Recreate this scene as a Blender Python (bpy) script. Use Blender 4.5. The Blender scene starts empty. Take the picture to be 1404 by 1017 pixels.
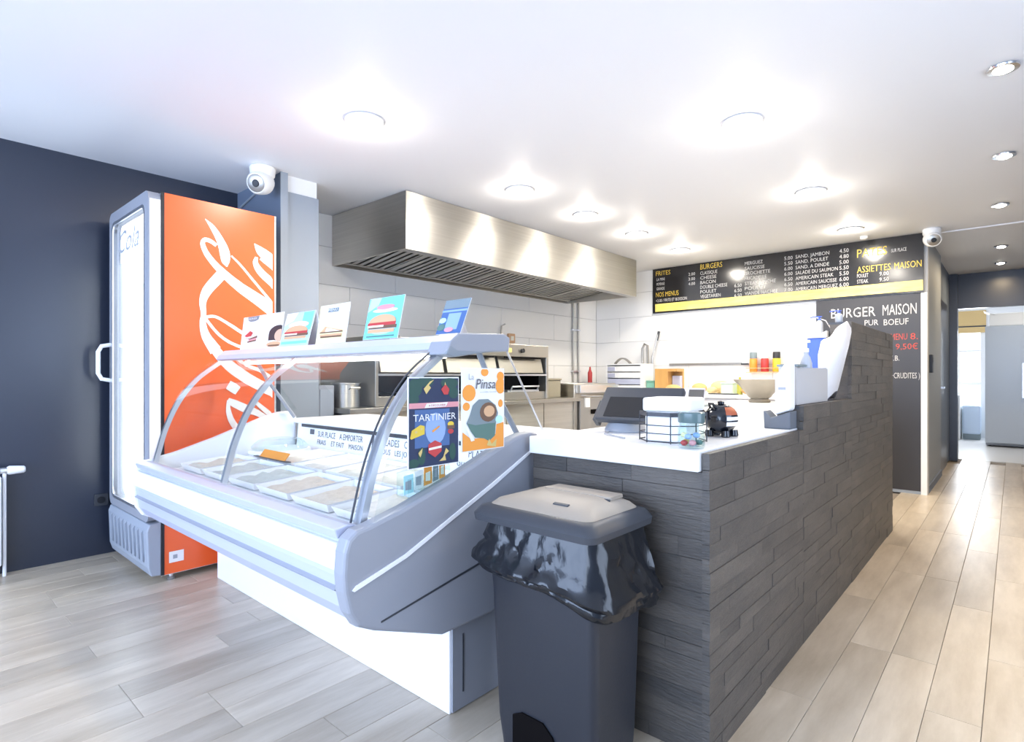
import bpy, bmesh, math, random
from mathutils import Vector, Matrix
R = random.Random(7)
S = bpy.context.scene
COL = S.collection

# ------------------------------------------------------------------ camera, world, light, exposure
cam = bpy.data.cameras.new('camera')
cam.sensor_fit = 'HORIZONTAL'; cam.sensor_width = 36; cam.lens = 19.86
cam.shift_y = 6.5 / 1404; cam.clip_start = 0.02; cam.clip_end = 100
co = bpy.data.objects.new('camera', cam); COL.objects.link(co)
co.location = (0, 0, 1.15); co.rotation_euler = (math.pi / 2, 0, math.radians(41.613))
S.camera = co
S.view_settings.view_transform = 'Standard'; S.view_settings.look = 'None'
S.view_settings.gamma = 1; S.view_settings.use_curve_mapping = False
S.view_settings.exposure = 0.92
S.cycles.use_denoising = True
S.cycles.max_bounces = 10; S.cycles.diffuse_bounces = 5; S.cycles.glossy_bounces = 5
S.cycles.transparent_max_bounces = 24; S.cycles.sample_clamp_indirect = 6
S.cycles.caustics_reflective = False; S.cycles.caustics_refractive = False

W = bpy.data.worlds.new('overcast_sky'); S.world = W; W.use_nodes = True
W.node_tree.nodes['Background'].inputs[0].default_value = (.80, .90, 1, 1)
W.node_tree.nodes['Background'].inputs[1].default_value = 1.6

def area(name, loc, rot, sx, sy, power, col, spread=180):
    l = bpy.data.lights.new(name, 'AREA'); l.shape = 'RECTANGLE'; l.size = sx; l.size_y = sy
    l.energy = power; l.color = col; l.spread = math.radians(spread)
    o = bpy.data.objects.new(name, l); COL.objects.link(o); o.location = loc; o.rotation_euler = rot
    return o
H = math.pi / 2
# daylight through the shop windows behind the camera and through the back-room window
area('daylight_shopfront', (-2.0, -2.45, 1.35), (H, 0, 0), 4.6, 2.1, 115, (.46, .63, 1))
area('daylight_entrance', (.7, -2.45, 1.35), (H, 0, 0), 1.3, 2.1, 26, (.52, .68, 1))
area('daylight_back_room', (-.3, 13.5, 1.4), (-H, 0, 0), 1.2, 1.2, 30, (.85, .92, 1))
area('daylight_side_window', (1.56, 1.9, 1.25), (H, 0, H), 1.5, 2.0, 16, (.46, .63, 1))
KITCHEN_LAMP, HALL_LAMP = 19, 11

# ------------------------------------------------------------------ materials
MATS = {}
def mat(name, rgb, rough=.5, metal=0, spec=.5, noise=None, bump=None, aniso=0, emit=0, objrand=0, coat=0, local=True):
    """noise=(scale, rgb2, (sx,sy,sz)); bump=(scale, strength, (sx,sy,sz))"""
    m = bpy.data.materials.new(name); m.use_nodes = True
    nt = m.node_tree; N = nt.nodes; L = nt.links
    b = N['Principled BSDF']
    b.inputs['Base Color'].default_value = (*rgb, 1)
    b.inputs['Roughness'].default_value = rough
    b.inputs['Metallic'].default_value = metal
    b.inputs['Specular IOR Level'].default_value = spec
    b.inputs['Coat Weight'].default_value = coat
    if aniso:
        b.inputs['Anisotropic'].default_value = aniso; b.inputs['Anisotropic Rotation'].default_value = .25
        t = N.new('ShaderNodeTangent'); t.direction_type = 'RADIAL'; t.axis = 'Z'
        L.new(t.outputs[0], b.inputs['Tangent'])
    if emit:
        b.inputs['Emission Color'].default_value = (*rgb, 1); b.inputs['Emission Strength'].default_value = emit
    def tex(sc, stretch):
        g = N.new('ShaderNodeTexCoord'); mp = N.new('ShaderNodeMapping')
        mp.inputs['Scale'].default_value = stretch
        src = g.outputs['Object'] if local else N.new('ShaderNodeNewGeometry').outputs['Position']
        if objrand:
            oi = N.new('ShaderNodeObjectInfo'); ad = N.new('ShaderNodeVectorMath'); ad.operation = 'ADD'
            mu = N.new('ShaderNodeMath'); mu.operation = 'MULTIPLY'; mu.inputs[1].default_value = 37
            L.new(oi.outputs['Random'], mu.inputs[0]); L.new(src, ad.inputs[0]); L.new(mu.outputs[0], ad.inputs[1])
            src = ad.outputs[0]
        L.new(src, mp.inputs[0])
        n = N.new('ShaderNodeTexNoise'); n.inputs['Scale'].default_value = sc; n.inputs['Detail'].default_value = 6
        n.inputs['Roughness'].default_value = .62
        L.new(mp.outputs[0], n.inputs['Vector']); return n
    last = None
    if noise:
        n = tex(noise[0], noise[2] if len(noise) > 2 else (1, 1, 1))
        r = N.new('ShaderNodeMapRange'); r.inputs[1].default_value = .32; r.inputs[2].default_value = .68
        L.new(n.outputs['Fac'], r.inputs[0])
        mx = N.new('ShaderNodeMix'); mx.data_type = 'RGBA'
        mx.inputs[6].default_value = (*rgb, 1); mx.inputs[7].default_value = (*noise[1], 1)
        L.new(r.outputs[0], mx.inputs[0]); last = mx.outputs[2]
    if objrand:
        oi = N.new('ShaderNodeObjectInfo'); hs = N.new('ShaderNodeHueSaturation')
        r = N.new('ShaderNodeMapRange'); r.inputs[3].default_value = 1 - objrand; r.inputs[4].default_value = 1 + objrand
        L.new(oi.outputs['Random'], r.inputs[0]); L.new(r.outputs[0], hs.inputs['Value'])
        if last: L.new(last, hs.inputs['Color'])
        else: hs.inputs['Color'].default_value = (*rgb, 1)
        last = hs.outputs[0]
    if last: L.new(last, b.inputs['Base Color'])
    if bump:
        n = tex(bump[0], bump[2] if len(bump) > 2 else (1, 1, 1))
        bp = N.new('ShaderNodeBump'); bp.inputs['Strength'].default_value = bump[1]; bp.inputs['Distance'].default_value = .01
        L.new(n.outputs['Fac'], bp.inputs['Height']); L.new(bp.outputs[0], b.inputs['Normal'])
    MATS[name] = m
    return m

def glass(name, tint=(.96, .98, .98), refl=1.0, rough=.01):
    m = bpy.data.materials.new(name); m.use_nodes = True
    nt = m.node_tree; N = nt.nodes; L = nt.links; N.clear()
    o = N.new('ShaderNodeOutputMaterial'); t = N.new('ShaderNodeBsdfTransparent'); g = N.new('ShaderNodeBsdfGlossy')
    t.inputs[0].default_value = (*tint, 1); g.inputs['Roughness'].default_value = rough
    f = N.new('ShaderNodeFresnel'); f.inputs[0].default_value = 1.35
    mu = N.new('ShaderNodeMath'); mu.operation = 'MULTIPLY'; mu.inputs[1].default_value = refl
    mx = N.new('ShaderNodeMixShader')
    ge = N.new('ShaderNodeNewGeometry'); iv = N.new('ShaderNodeMath'); iv.operation = 'SUBTRACT'; iv.inputs[0].default_value = 1
    m2 = N.new('ShaderNodeMath'); m2.operation = 'MULTIPLY'
    L.new(ge.outputs['Backfacing'], iv.inputs[1]); L.new(f.outputs[0], mu.inputs[0]); L.new(mu.outputs[0], m2.inputs[0]); L.new(iv.outputs[0], m2.inputs[1]); L.new(m2.outputs[0], mx.inputs[0])
    L.new(t.outputs[0], mx.inputs[1]); L.new(g.outputs[0], mx.inputs[2]); L.new(mx.outputs[0], o.inputs[0])
    return m

M_ceil = mat('white_ceiling_paint', (.82, .82, .83), .6)
M_navy = mat('dark_navy_wall_paint', (.022, .028, .047), .29, spec=.7, bump=(60, .03))
M_grey = mat('blue_grey_wall_paint', (.30, .335, .38), .55)
M_greyd = mat('slate_blue_wall_paint', (.15, .19, .26), .5)
M_white = mat('white_wall_paint', (.82, .82, .82), .6)
M_tile = mat('white_glazed_tile', (.90, .895, .88), .22, objrand=.02, bump=(3, .02))
M_grout = mat('grey_grout', (.60, .60, .59), .8)
M_plank = mat('pale_oak_plank', (.58, .495, .385), .32, noise=(3.0, (.40, .325, .235), (3.2, .55, 1)), objrand=.14, bump=(14, .12, (6, .6, 1)))
M_subfloor = mat('grey_brown_underlay', (.25, .21, .17), .8)
M_bfloor = mat('pale_back_room_floor', (.72, .72, .72), .3)
M_stone = mat('dark_slate_strip', (.058, .053, .049), .48, noise=(2.6, (.116, .100, .084), (1, 1, 3)), objrand=.07, bump=(26, .55, (1, 1, 5)), local=False)
M_worktop = mat('white_laminate_worktop', (.86, .86, .86), .3)
M_wplastic = mat('white_enamel', (.86, .86, .88), .32)
M_lav = mat('pale_lilac_grey_plastic', (.46, .48, .60), .38)
M_gplastic = mat('blue_grey_plastic', (.30, .31, .345), .45)
M_gplastic2 = mat('mid_grey_plastic', (.33, .36, .41), .5)
M_alu = mat('brushed_aluminium', (.72, .74, .78), .28, .9)
M_steel = mat('brushed_stainless_steel', (.76, .74, .70), .47, 1, noise=(4, (.68, .66, .62), (.2, .2, 20)), aniso=1.0)
M_steeld = mat('dull_stainless_steel', (.44, .42, .385), .36, 1)
M_dark = mat('black_plastic', (.012, .013, .016), .4)
M_char = mat('charcoal_plastic', (.045, .048, .056), .45)
M_bin = mat('dark_grey_bin_plastic', (.018, .020, .027), .42, bump=(90, .05))
M_binlid = mat('warm_grey_lid_plastic', (.34, .285, .225), .5, bump=(120, .04))
M_bag = mat('glossy_black_bin_liner', (.007, .008, .011), .17, spec=.5, bump=(13, .25, (1, 1, .6)))
M_orange = mat('orange_red_side_panel', (.90, .135, .030), .30)
M_print = mat('white_print', (.90, .88, .82), .4)
M_shadeblack = mat('shade_and_griddle_black', (.006, .005, .005), .95, spec=.05)  # near-black with recess shade put into the colour; griddle wears it too
M_glass = glass('clear_glass', (.955, .975, .975), 1.0)
M_clear = glass('clear_plastic', (.90, .95, .95), 1.2, .05)
M_lampglow = mat('lit_lamp_disc', (1, .95, .86), .5, emit=14)
M_tubeglow = mat('lit_led_tube', (.92, .96, 1), .5, emit=9)
M_header = mat('backlit_header', (.95, .96, 1), .5, emit=.9)
M_stripglow = mat('lit_canopy_strip', (1, .98, .94), .5, emit=2.5)
M_chrome = mat('chrome_ring', (.75, .75, .76), .15, 1)
M_board = mat('black_glossy_menu_board', (.016, .015, .016), .17, spec=.6)
M_chalk = mat('dark_grey_chalkboard', (.038, .036, .038), .40)
M_yellow = mat('yellow_strip', (.90, .70, .13), .4, noise=(3, (.95, .80, .26), (1, 1, 6)))
M_head = mat('yellow_lettering', (.72, .50, .06), .5)
M_chalkw = mat('white_chalk', (.62, .60, .57), .8)
M_chalkr = mat('red_chalk', (.55, .08, .06), .8)
M_ink = mat('dark_print', (.10, .10, .12), .6)
M_inkg = mat('grey_print', (.36, .38, .42), .6)

def flat(name, rgb, rough=.5): return MATS.get(name) or mat(name, rgb, rough)
K = dict(
    cream=flat('cream_card', (.86, .83, .72)), teal=flat('teal_card', (.20, .62, .66)), tealp=flat('pale_teal_card', (.50, .80, .84)),
    white=flat('white_card', (.85, .85, .84)), yel=flat('pale_yellow_card', (.86, .78, .42)), navy=flat('navy_card', (.022, .035, .085), .35),
    blue=flat('blue_card', (.07, .14, .32), .35), green=flat('leaf_green_print', (.022, .075, .06)), red=flat('red_print', (.52, .05, .05)),
    pink=flat('pink_print', (.70, .30, .32)), cheese=flat('cheese_yellow_print', (.72, .52, .05)), fry=flat('chip_yellow_print', (.66, .50, .18)),
    orange=flat('orange_print', (.86, .33, .05)), brown=flat('brown_print', (.16, .085, .05)), bun=flat('bun_tan_print', (.66, .40, .22)),
    skin=flat('skin_tone_print', (.72, .45, .30)), grey=flat('slate_print', (.20, .25, .27)), dgreen=flat('sage_print', (.10, .19, .16)),
    blk=flat('black_print', (.03, .03, .035)), lblue=flat('light_blue_print', (.28, .40, .66)))

# ------------------------------------------------------------------ mesh helpers (all in world metres)
class MB:
    def __init__(s): s.v = []; s.f = []; s.m = []
    def add(s, vs, fs, mi=0):
        b = len(s.v); s.v += [tuple(v) for v in vs]
        for f in fs: s.f.append([b + i for i in f]); s.m.append(mi)
        return s
    def box(s, x0, x1, y0, y1, z0, z1, mi=0):
        return s.add([(x0, y0, z0), (x1, y0, z0), (x1, y1, z0), (x0, y1, z0), (x0, y0, z1), (x1, y0, z1), (x1, y1, z1), (x0, y1, z1)],
                     [(0, 3, 2, 1), (4, 5, 6, 7), (0, 1, 5, 4), (1, 2, 6, 5), (2, 3, 7, 6), (3, 0, 4, 7)], mi)
    def obox(s, c, size, rot, mi=0):
        rm = rot.to_3x3(); vs = []
        for z in (-1, 1):
            for x, y in ((-1, -1), (1, -1), (1, 1), (-1, 1)):
                vs.append(Vector(c) + rm @ Vector((x * size[0] / 2, y * size[1] / 2, z * size[2] / 2)))
        return s.add(vs, [(0, 3, 2, 1), (4, 5, 6, 7), (0, 1, 5, 4), (1, 2, 6, 5), (2, 3, 7, 6), (3, 0, 4, 7)], mi)
    def prism(s, poly, axis, a, b, mi=0):
        def P(p, t): return {'x': (t, p[0], p[1]), 'y': (p[0], t, p[1]), 'z': (p[0], p[1], t)}[axis]
        n = len(poly); vs = [P(p, a) for p in poly] + [P(p, b) for p in poly]
        return s.add(vs, [tuple(range(n))[::-1], tuple(range(n, 2 * n))] + [(i, (i + 1) % n, n + (i + 1) % n, n + i) for i in range(n)], mi)
    def ring(s, rings, closed=True, cap=True, mi=0):
        n = len(rings[0]); vs = [p for r in rings for p in r]; fs = []
        for k in range(len(rings) - 1):
            for i in range(n if closed else n - 1):
                j = (i + 1) % n; fs.append((k * n + i, k * n + j, (k + 1) * n + j, (k + 1) * n + i))
        if cap: fs += [tuple(range(n))[::-1], tuple(range((len(rings) - 1) * n, len(rings) * n))]
        return s.add(vs, fs, mi)
    def tube(s, path, r, n=8, mi=0, cap=True):
        P = [Vector(p) for p in path]; rs = r if isinstance(r, (list, tuple)) else [r] * len(P)
        rings = []; up = None
        for i, p in enumerate(P):
            d = (P[min(i + 1, len(P) - 1)] - P[max(i - 1, 0)]).normalized()
            if up is None: up = d.orthogonal().normalized()
            up = (up - d * up.dot(d)).normalized(); w = d.cross(up)
            rings.append([p + (up * math.cos(2 * math.pi * k / n) + w * math.sin(2 * math.pi * k / n)) * rs[i] for k in range(n)])
        return s.ring(rings, mi=mi, cap=cap)
    def cyl(s, p0, p1, r0, r1=None, n=20, mi=0): return s.tube([p0, p1], [r0, r0 if r1 is None else r1], n, mi)
    def lathe(s, prof, c, n=24, mi=0):
        return s.ring([[(c[0] + r * math.cos(2 * math.pi * k / n), c[1] + r * math.sin(2 * math.pi * k / n), c[2] + z) for k in range(n)] for r, z in prof], mi=mi)
    def ball(s, c, rx, ry, rz, n=16, m=10, mi=0):
        rings = []
        for k in range(m + 1):
            t = math.pi * (k / m) - math.pi / 2; t = max(min(t, 1.5), -1.5)
            rings.append([(c[0] + rx * math.cos(t) * math.cos(2 * math.pi * i / n), c[1] + ry * math.cos(t) * math.sin(2 * math.pi * i / n), c[2] + rz * math.sin(t)) for i in range(n)])
        return s.ring(rings, mi=mi)
    def poly(s, pts, O, U, V, mi=0, d=0.0):
        """flat polygon at O + u*U + v*V, lifted d along U x V"""
        O = Vector(O); U = Vector(U); V = Vector(V); nn = U.cross(V).normalized() * d
        return s.add([O + U * a + V * b + nn for a, b in pts], [tuple(range(len(pts)))], mi)
    def text(s, body, O, U, V, h, w=None, mi=0, shear=0):
        """text, baseline-left at O, along unit U, up unit V, capital height h, total width w"""
        c = bpy.data.curves.new('t', 'FONT'); c.body = body; c.resolution_u = 2; c.shear = shear
        o = bpy.data.objects.new('t', c); COL.objects.link(o)
        bpy.context.view_layer.update()
        me = bpy.data.meshes.new_from_object(o.evaluated_get(bpy.context.evaluated_depsgraph_get()))
        if len(me.vertices):
            xs = [v.co.x for v in me.vertices]; x0, x1 = min(xs), max(xs)
            sy = h / .69; sx = sy if w is None else w / max(x1 - x0, 1e-6)
            O = Vector(O); U = Vector(U); V = Vector(V)
            s.add([O + U * ((v.co.x - x0) * sx) + V * (v.co.y * sy) for v in me.vertices], [tuple(p.vertices) for p in me.polygons], mi)
        bpy.data.objects.remove(o); bpy.data.curves.remove(c); bpy.data.meshes.remove(me)
        return s
    def build(s, name, mats, parent=None, smooth=False, bevel=0, seg=2, flatprint=False, subd=0, loc=None, **tags):
        if parent is None and loc is None:
            a = [min(v[i] for v in s.v) for i in range(3)]; b = [max(v[i] for v in s.v) for i in range(3)]
            loc = ((a[0] + b[0]) / 2, (a[1] + b[1]) / 2, a[2])
        org = wloc(parent) if parent is not None else Vector(loc)
        me = bpy.data.meshes.new(name)
        me.from_pydata([Vector(v) - org for v in s.v], [], s.f)
        for m in (mats if isinstance(mats, (list, tuple)) else [mats]): me.materials.append(m)
        me.polygons.foreach_set('material_index', s.m)
        if not flatprint:
            bm = bmesh.new(); bm.from_mesh(me); bmesh.ops.recalc_face_normals(bm, faces=bm.faces[:]); bm.to_mesh(me); bm.free()
        if smooth:
            me.polygons.foreach_set('use_smooth', [True] * len(me.polygons))
            try: me.set_sharp_from_angle(angle=math.radians(40))
            except Exception: pass
        o = bpy.data.objects.new(name, me); COL.objects.link(o)
        if parent is not None: o.parent = parent
        else: o.location = org
        if bevel:
            md = o.modifiers.new('edge', 'BEVEL'); md.width = bevel; md.segments = seg; md.limit_method = 'ANGLE'; md.angle_limit = math.radians(40)
        if subd:
            md = o.modifiers.new('sub', 'SUBSURF'); md.levels = subd; md.render_levels = subd
        for k, v in tags.items(): o[k] = v
        return o
def wloc(o):
    v = Vector((0, 0, 0))
    while o is not None: v += o.location; o = o.parent
    return v
def thing(name, loc, label, cat, group=None):
    o = bpy.data.objects.new(name, None); COL.objects.link(o); o.location = loc; o.empty_display_size = .05
    o['label'] = label; o['category'] = cat
    if group: o['group'] = group
    return o
def struct(mb, name, m, parent=None, **kw):
    o = mb.build(name, m, parent, **kw)
    if parent is None: o['kind'] = 'structure'
    return o
def B(*a): return MB().box(*a)
def rrect(x0, x1, y0, y1, r, n=5):
    P = []
    for cx, cy, a0 in ((x1 - r, y1 - r, 0), (x0 + r, y1 - r, 90), (x0 + r, y0 + r, 180), (x1 - r, y0 + r, 270)):
        for k in range(n + 1):
            a = math.radians(a0 + 90 * k / n); P.append((cx + r * math.cos(a), cy + r * math.sin(a)))
    return P
def instance(mesh, name, parent, loc, scale=(1, 1, 1), rot=None):
    o = bpy.data.objects.new(name, mesh); COL.objects.link(o); o.parent = parent
    o.location = Vector(loc) - wloc(parent); o.scale = scale
    if rot: o.rotation_euler = rot
    return o

# ------------------------------------------------------------------ room shell
CZ = 2.53
fl = struct(B(-4.5, 1.6, -2.7, 9.95, -.12, -.018), 'floor', M_subfloor)
def unitbox(name, m, sx, sy, sz, bev):
    me = bpy.data.meshes.new(name); bm = bmesh.new(); bmesh.ops.create_cube(bm, size=1)
    bmesh.ops.scale(bm, vec=(sx, sy, sz), verts=bm.verts)
    if bev: bmesh.ops.bevel(bm, geom=bm.edges[:], offset=bev, segments=1, affect='EDGES')
    bm.to_mesh(me); bm.free(); me.materials.append(m); return me
pl_full = unitbox('plank', M_plank, .1496, 1.1990, .018, .0012)
npl = 0
for i in range(-26, 7):
    x = -.531 + .151 * i + .0755
    if x < -4.4 or x > .75: continue
    off = R.choice([0, .4, .8, .2, .6, 1.0])
    for j in range(-2, 9):
        y = j * 1.2 + off
        if y + .6 < -.35 or y > 9.9: continue
        if x < -.9 and y - .6 > 2.2: continue
        ln = 1.0
        if y + .6 > 9.95: ln = max(.1, (9.95 - (y - .6)) / 1.2); y = 9.95 - ln * .6
        instance(pl_full, 'plank', fl, (x, y, -.009), (1, ln, 1)); npl += 1
struct(B(.66, 1.6, -2.7, 9.95, -.018, -.001), 'floor_edge', M_subfloor)
struct(B(-4.5, 1.6, -2.7, 9.95, CZ, CZ + .1), 'ceiling', M_ceil)
struct(B(-.63, 1.5, 6.79, 6.83, CZ - .012, CZ - .0002), 'trim_1', M_ceil)
struct(B(-4.5, -4.4, -2.7, 1.82, 0, CZ), 'wall_left', M_navy)
struct(B(-4.5, -4.405, 1.861, 6.84, 0, CZ), 'wall_kitchen', M_grout)
struct(B(-4.4, -.62, 6.745, 6.84, 0, CZ), 'wall_back', M_grout)
struct(MB().prism([(-4.4, 0), (-3.71, 0), (-3.71, CZ), (-4.4, CZ)], 'y', 1.82, 1.86), 'wall_partition', M_greyd)
struct(B(-4.4, -3.73, 1.861, 2.11, 0, 2.415), 'wall_boxing', M_grey)
struct(B(-4.4, -3.74, 1.861, 2.10, 2.416, CZ), 'wall_bulkhead', M_white)
struct(B(-3.709, -3.70, 1.815, 1.865, 0, CZ), 'trim_2', M_grey)
struct(B(-.62, -.55, 6.84, 8.2, 0, CZ), 'wall_corridor', M_grey) if False else None
struct(MB().box(-.72, -.63, 6.841, 8.17, 0, CZ), 'wall_corridor', M_grey)
struct(MB().box(-.80, -.66, 8.171, 9.90, 0, CZ), 'wall_corridor_end', M_greyd)
dr = struct(B(-.659, -.645, 8.30, 9.20, 0, 2.06), 'door_1', M_navy)
MB().box(-.645, -.62, 8.36, 8.39, 1.0, 1.02).box(-.625, -.612, 8.36, 8.48, 1.0, 1.02).build('door_handle', M_alu, dr)
struct(MB().box(-.659, -.57, 9.72, 9.90, 0, CZ), 'trim_3', M_navy)
struct(MB().box(-.57, 1.5, 9.80, 9.90, 2.06, CZ), 'wall_lintel', M_navy)
struct(B(-.63, -.618, 6.841, 8.17, 0, .07), 'baseboard_corridor', M_greyd)
struct(MB().box(1.5, 1.6, -2.7, 1.1, 0, CZ).box(1.5, 1.6, 2.7, 13.7, 0, CZ).box(1.5, 1.6, 1.1, 2.7, 0, .2).box(1.5, 1.6, 1.1, 2.7, 2.3, CZ), 'wall_right', M_grey)
# shop front behind the camera: sill wall, posts, head
wf = MB().box(-4.5, .05, -2.7, -2.6, 0, .3).box(-4.5, 1.6, -2.7, -2.6, 2.42, CZ)
for x in (-4.5, -2.1, 0.0, 1.42): wf.box(x, x + .12, -2.7, -2.6, 0, CZ)
struct(wf, 'wall_front', M_greyd)
# back room
struct(B(-1.6, 1.6, 9.951, 13.8, -.1, 0), 'floor_back_room', M_bfloor)
struct(B(-1.6, 1.6, 9.951, 13.8, CZ, CZ + .1), 'ceiling_back_room', M_ceil)
struct(B(-1.7, -1.5, 9.91, 13.8, 0, CZ), 'wall_back_room_left', M_white)
bw = MB().box(-1.5, -.80, 13.6, 13.7, 0, CZ).box(-.43, 1.5, 13.6, 13.7, 0, CZ).box(-.80, -.43, 13.6, 13.7, 2.34, CZ).box(-.80, -.43, 13.6, 13.7, 0, .05)
struct(bw, 'wall_back_room_end', M_white)
wn = struct(MB().box(-.80, -.77, 13.62, 13.68, .05, 2.34).box(-.46, -.43, 13.62, 13.68, .05, 2.34).box(-.77, -.46, 13.62, 13.68, .98, 1.03).box(-.77, -.46, 13.62, 13.68, 1.60, 1.63).box(-.77, -.46, 13.62, 13.68, .05, .09), 'window_1', M_white)
B(-.77, -.46, 13.647, 13.653, .09, 2.34).build('pane', M_glass, wn)

# tiles
def tiles(wall, axis, a0, a1, rows, start, fixed, skip=None):
    full = {}
    for ri, (z0, z1) in enumerate(rows):
        x = start[ri % 2]
        while x > a0: x -= .99
        while x < a1:
            lo, hi = max(x, a0), min(x + .99, a1); x += .99
            if hi - lo < .03: continue
            if skip and skip(lo, hi, z0, z1): continue
            key = (round(hi - lo, 3), round(z1 - z0, 3))
            if key not in full:
                sx, sy = (.012, hi - lo - .0035) if axis == 'x' else (hi - lo - .0035, .012)
                full[key] = unitbox('tile', M_tile, sx, sy, z1 - z0 - .0035, .0015)
            c = (lo + hi) / 2
            instance(full[key], 'tile', wall, (fixed, c, (z0 + z1) / 2) if axis == 'x' else (c, fixed, (z0 + z1) / 2))
rows = [(.63, .955), (.955, 1.28), (1.28, 1.605), (1.605, 1.93), (1.93, 2.2535), (2.2535, CZ)]
tiles(bpy.data.objects['wall_kitchen'], 'x', 2.12, 6.735, rows, (3.28, 2.785), -4.4)
tiles(bpy.data.objects['wall_back'], 'y', -4.393, -.73, rows, (-2.535, -3.03), 6.74, lambda lo, hi, z0, z1: (lo > -1.5) or (z0 > 2.0 and lo > -3.4))

# ------------------------------------------------------------------ peninsula counter with slate strip cladding
ct = thing('service_counter', (-1.0, 3.3, 0), 'long service counter clad in dark slate strips with a white worktop', 'counter')
cb = MB().box(-1.355, -.69, 1.66, 2.63, 0, .86).box(-1.25, -.69, 2.63, 3.60, 0, .86).box(-1.25, -.69, 3.60, 5.02, 0, .86)
cb.box(-.78, -.69, 2.66, 5.02, .86, 1.005).box(-.78, -.69, 3.62, 5.02, 1.0, 1.44).build('carcass', M_char, ct)
MB().prism([(-1.355, 1.622), (-.700, 1.622), (-.700, 2.655), (-.785, 2.655), (-.785, 5.0), (-1.27, 5.0), (-1.27, 2.7), (-1.355, 2.7)], 'z', .862, .925).build('worktop', M_worktop, ct, bevel=.004)
strip = unitbox('stone_strip', M_stone, 1, 1, 1, .012)
def clad(axis, fixed, a0, a1, z0, z1, count):
    z = z0
    while z < z1 - .008:
        h = min(R.choice([.042, .05, .06]), z1 - z)
        if z1 - z - h < .02: h = z1 - z
        a = a0 - R.random() * .3
        while a < a1:
            ln = R.uniform(.24, .56); lo, hi = max(a, a0), min(a + ln, a1); a += ln
            if a1 - hi < .06: hi = a1; a = a1
            if hi - lo < .04: continue
            t = R.uniform(.022, .0255)
            if axis == 'x': instance(strip, 'stone_strip', ct, (fixed + t / 2 - .012, (lo + hi) / 2, z + h / 2), (t, hi - lo - .0009, h - .0009))
            else: instance(strip, 'stone_strip', ct, ((lo + hi) / 2, fixed - t / 2 + .012, z + h / 2), (hi - lo - .0009, t, h - .0009))
            count[0] += 1
        z += h
cnt = [0]
clad('y', 1.655, -1.352, -.682, 0, .86, cnt)
clad('x', -.685, 1.640, 2.640, 0, .918, cnt)
clad('x', -.685, 2.640, 3.600, 0, 1.022, cnt)
clad('x', -.685, 3.600, 5.02, 0, 1.452, cnt)
capst = MB().box(-.775, -.69, 2.64, 3.60, 1.005, 1.02).box(-.79, -.69, 3.6, 5.02, 1.44, 1.452)
capst.build('coping', M_char, ct)
B(-.7802, -.69, 3.598, 3.62, 1.02, 1.44).build('end_facing', M_stone, ct)
B(-.7802, -.69, 2.637, 2.66, .925, 1.005).build('end_facing', M_stone, ct)

# ------------------------------------------------------------------ refrigerated display case
dc = thing('display_case', (-2.3, 1.5, 0), 'white refrigerated display case with curved glass front and grey end panel', 'display case')
XL, XR = -3.30, -1.43
MB().box(-3.39, XR, 1.29, 2.1, .0, .34).build('plinth', M_wplastic, dc, bevel=.004)
MB().box(XR, XR + .006, 1.30, 2.09, .005, .31).build('plinth_side', M_gplastic, dc)
MB().box(XR + .0061, XR + .009, 1.345, 1.35, .06, .26).build('side_seam', M_char, dc)
MB().prism([(.872, .60), (.866, .583), (.880, .49), (.905, .448), (.960, .418), (1.214, .32), (1.60, .32), (2.2, .42), (2.2, .86), (1.74, .86), (1.74, .68), (1.0, .64), (.93, .69), (.885, .69), (.875, .665)], 'x', XL, XR).build('body_shell', M_lav, dc, bevel=.006)
MB().prism([(.862, .675), (.856, .60), (.880, .60), (.884, .675)], 'x', XL + .02, XR - .002).build('bumper_strip', M_wplastic, dc, bevel=.006)
MB().prism([(.858, .715), (.868, .688), (.94, .688), (.935, .715), (.90, .722)], 'x', XL + .02, XR - .002).build('front_rail', M_lav, dc, bevel=.004)
MB().prism([(.858, .545), (.870, .535), (.882, .54), (.874, .555)], 'x', XL + .01, XR - .002).build('trim_line', M_gplastic, dc)
MB().prism([(1.0, .655), (1.70, .70), (1.70, .712), (1.0, .668), (.94, .70), (.935, .69)], 'x', XL + .03, XR - .002).build('deck', M_wplastic, dc)
def panel_poly(): return [(.868, .695), (.856, .66), (.851, .60), (.855, .55), (.870, .488), (.898, .443), (.958, .412), (1.214, .313), (1.45, .313), (1.72, .45), (1.72, .90), (1.70, .928), (1.665, .935), (1.610, .932), (1.563, .922), (1.446, .882), (1.239, .807), (1.062, .751), (.940, .722), (.895, .715)]
ep = MB().prism(panel_poly(), 'x', XR, XR + .055).build('end_panel', M_gplastic, dc, bevel=.012, seg=3)
MB().prism([(.878, .552), (.884, .548), (1.065, .600), (1.446, .760), (1.70, .880), (1.70, .889), (1.44, .772), (1.06, .611), (.890, .563)], 'x', XR + .0545, XR + .0595).build('highlight_line', M_wplastic, ep)  # white strip stands in for the highlight along the panel's ridge
MB().prism([(.975, .432), (1.40, .505), (1.72, .565), (1.72, .571), (1.40, .512), (.975, .437)], 'x', XR + .0545, XR + .057).build('crease_line', M_char, ep)
ep2 = MB().prism(panel_poly(), 'x', XL - .045, XL).build('end_panel', M_wplastic, dc, bevel=.012, seg=3)
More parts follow.
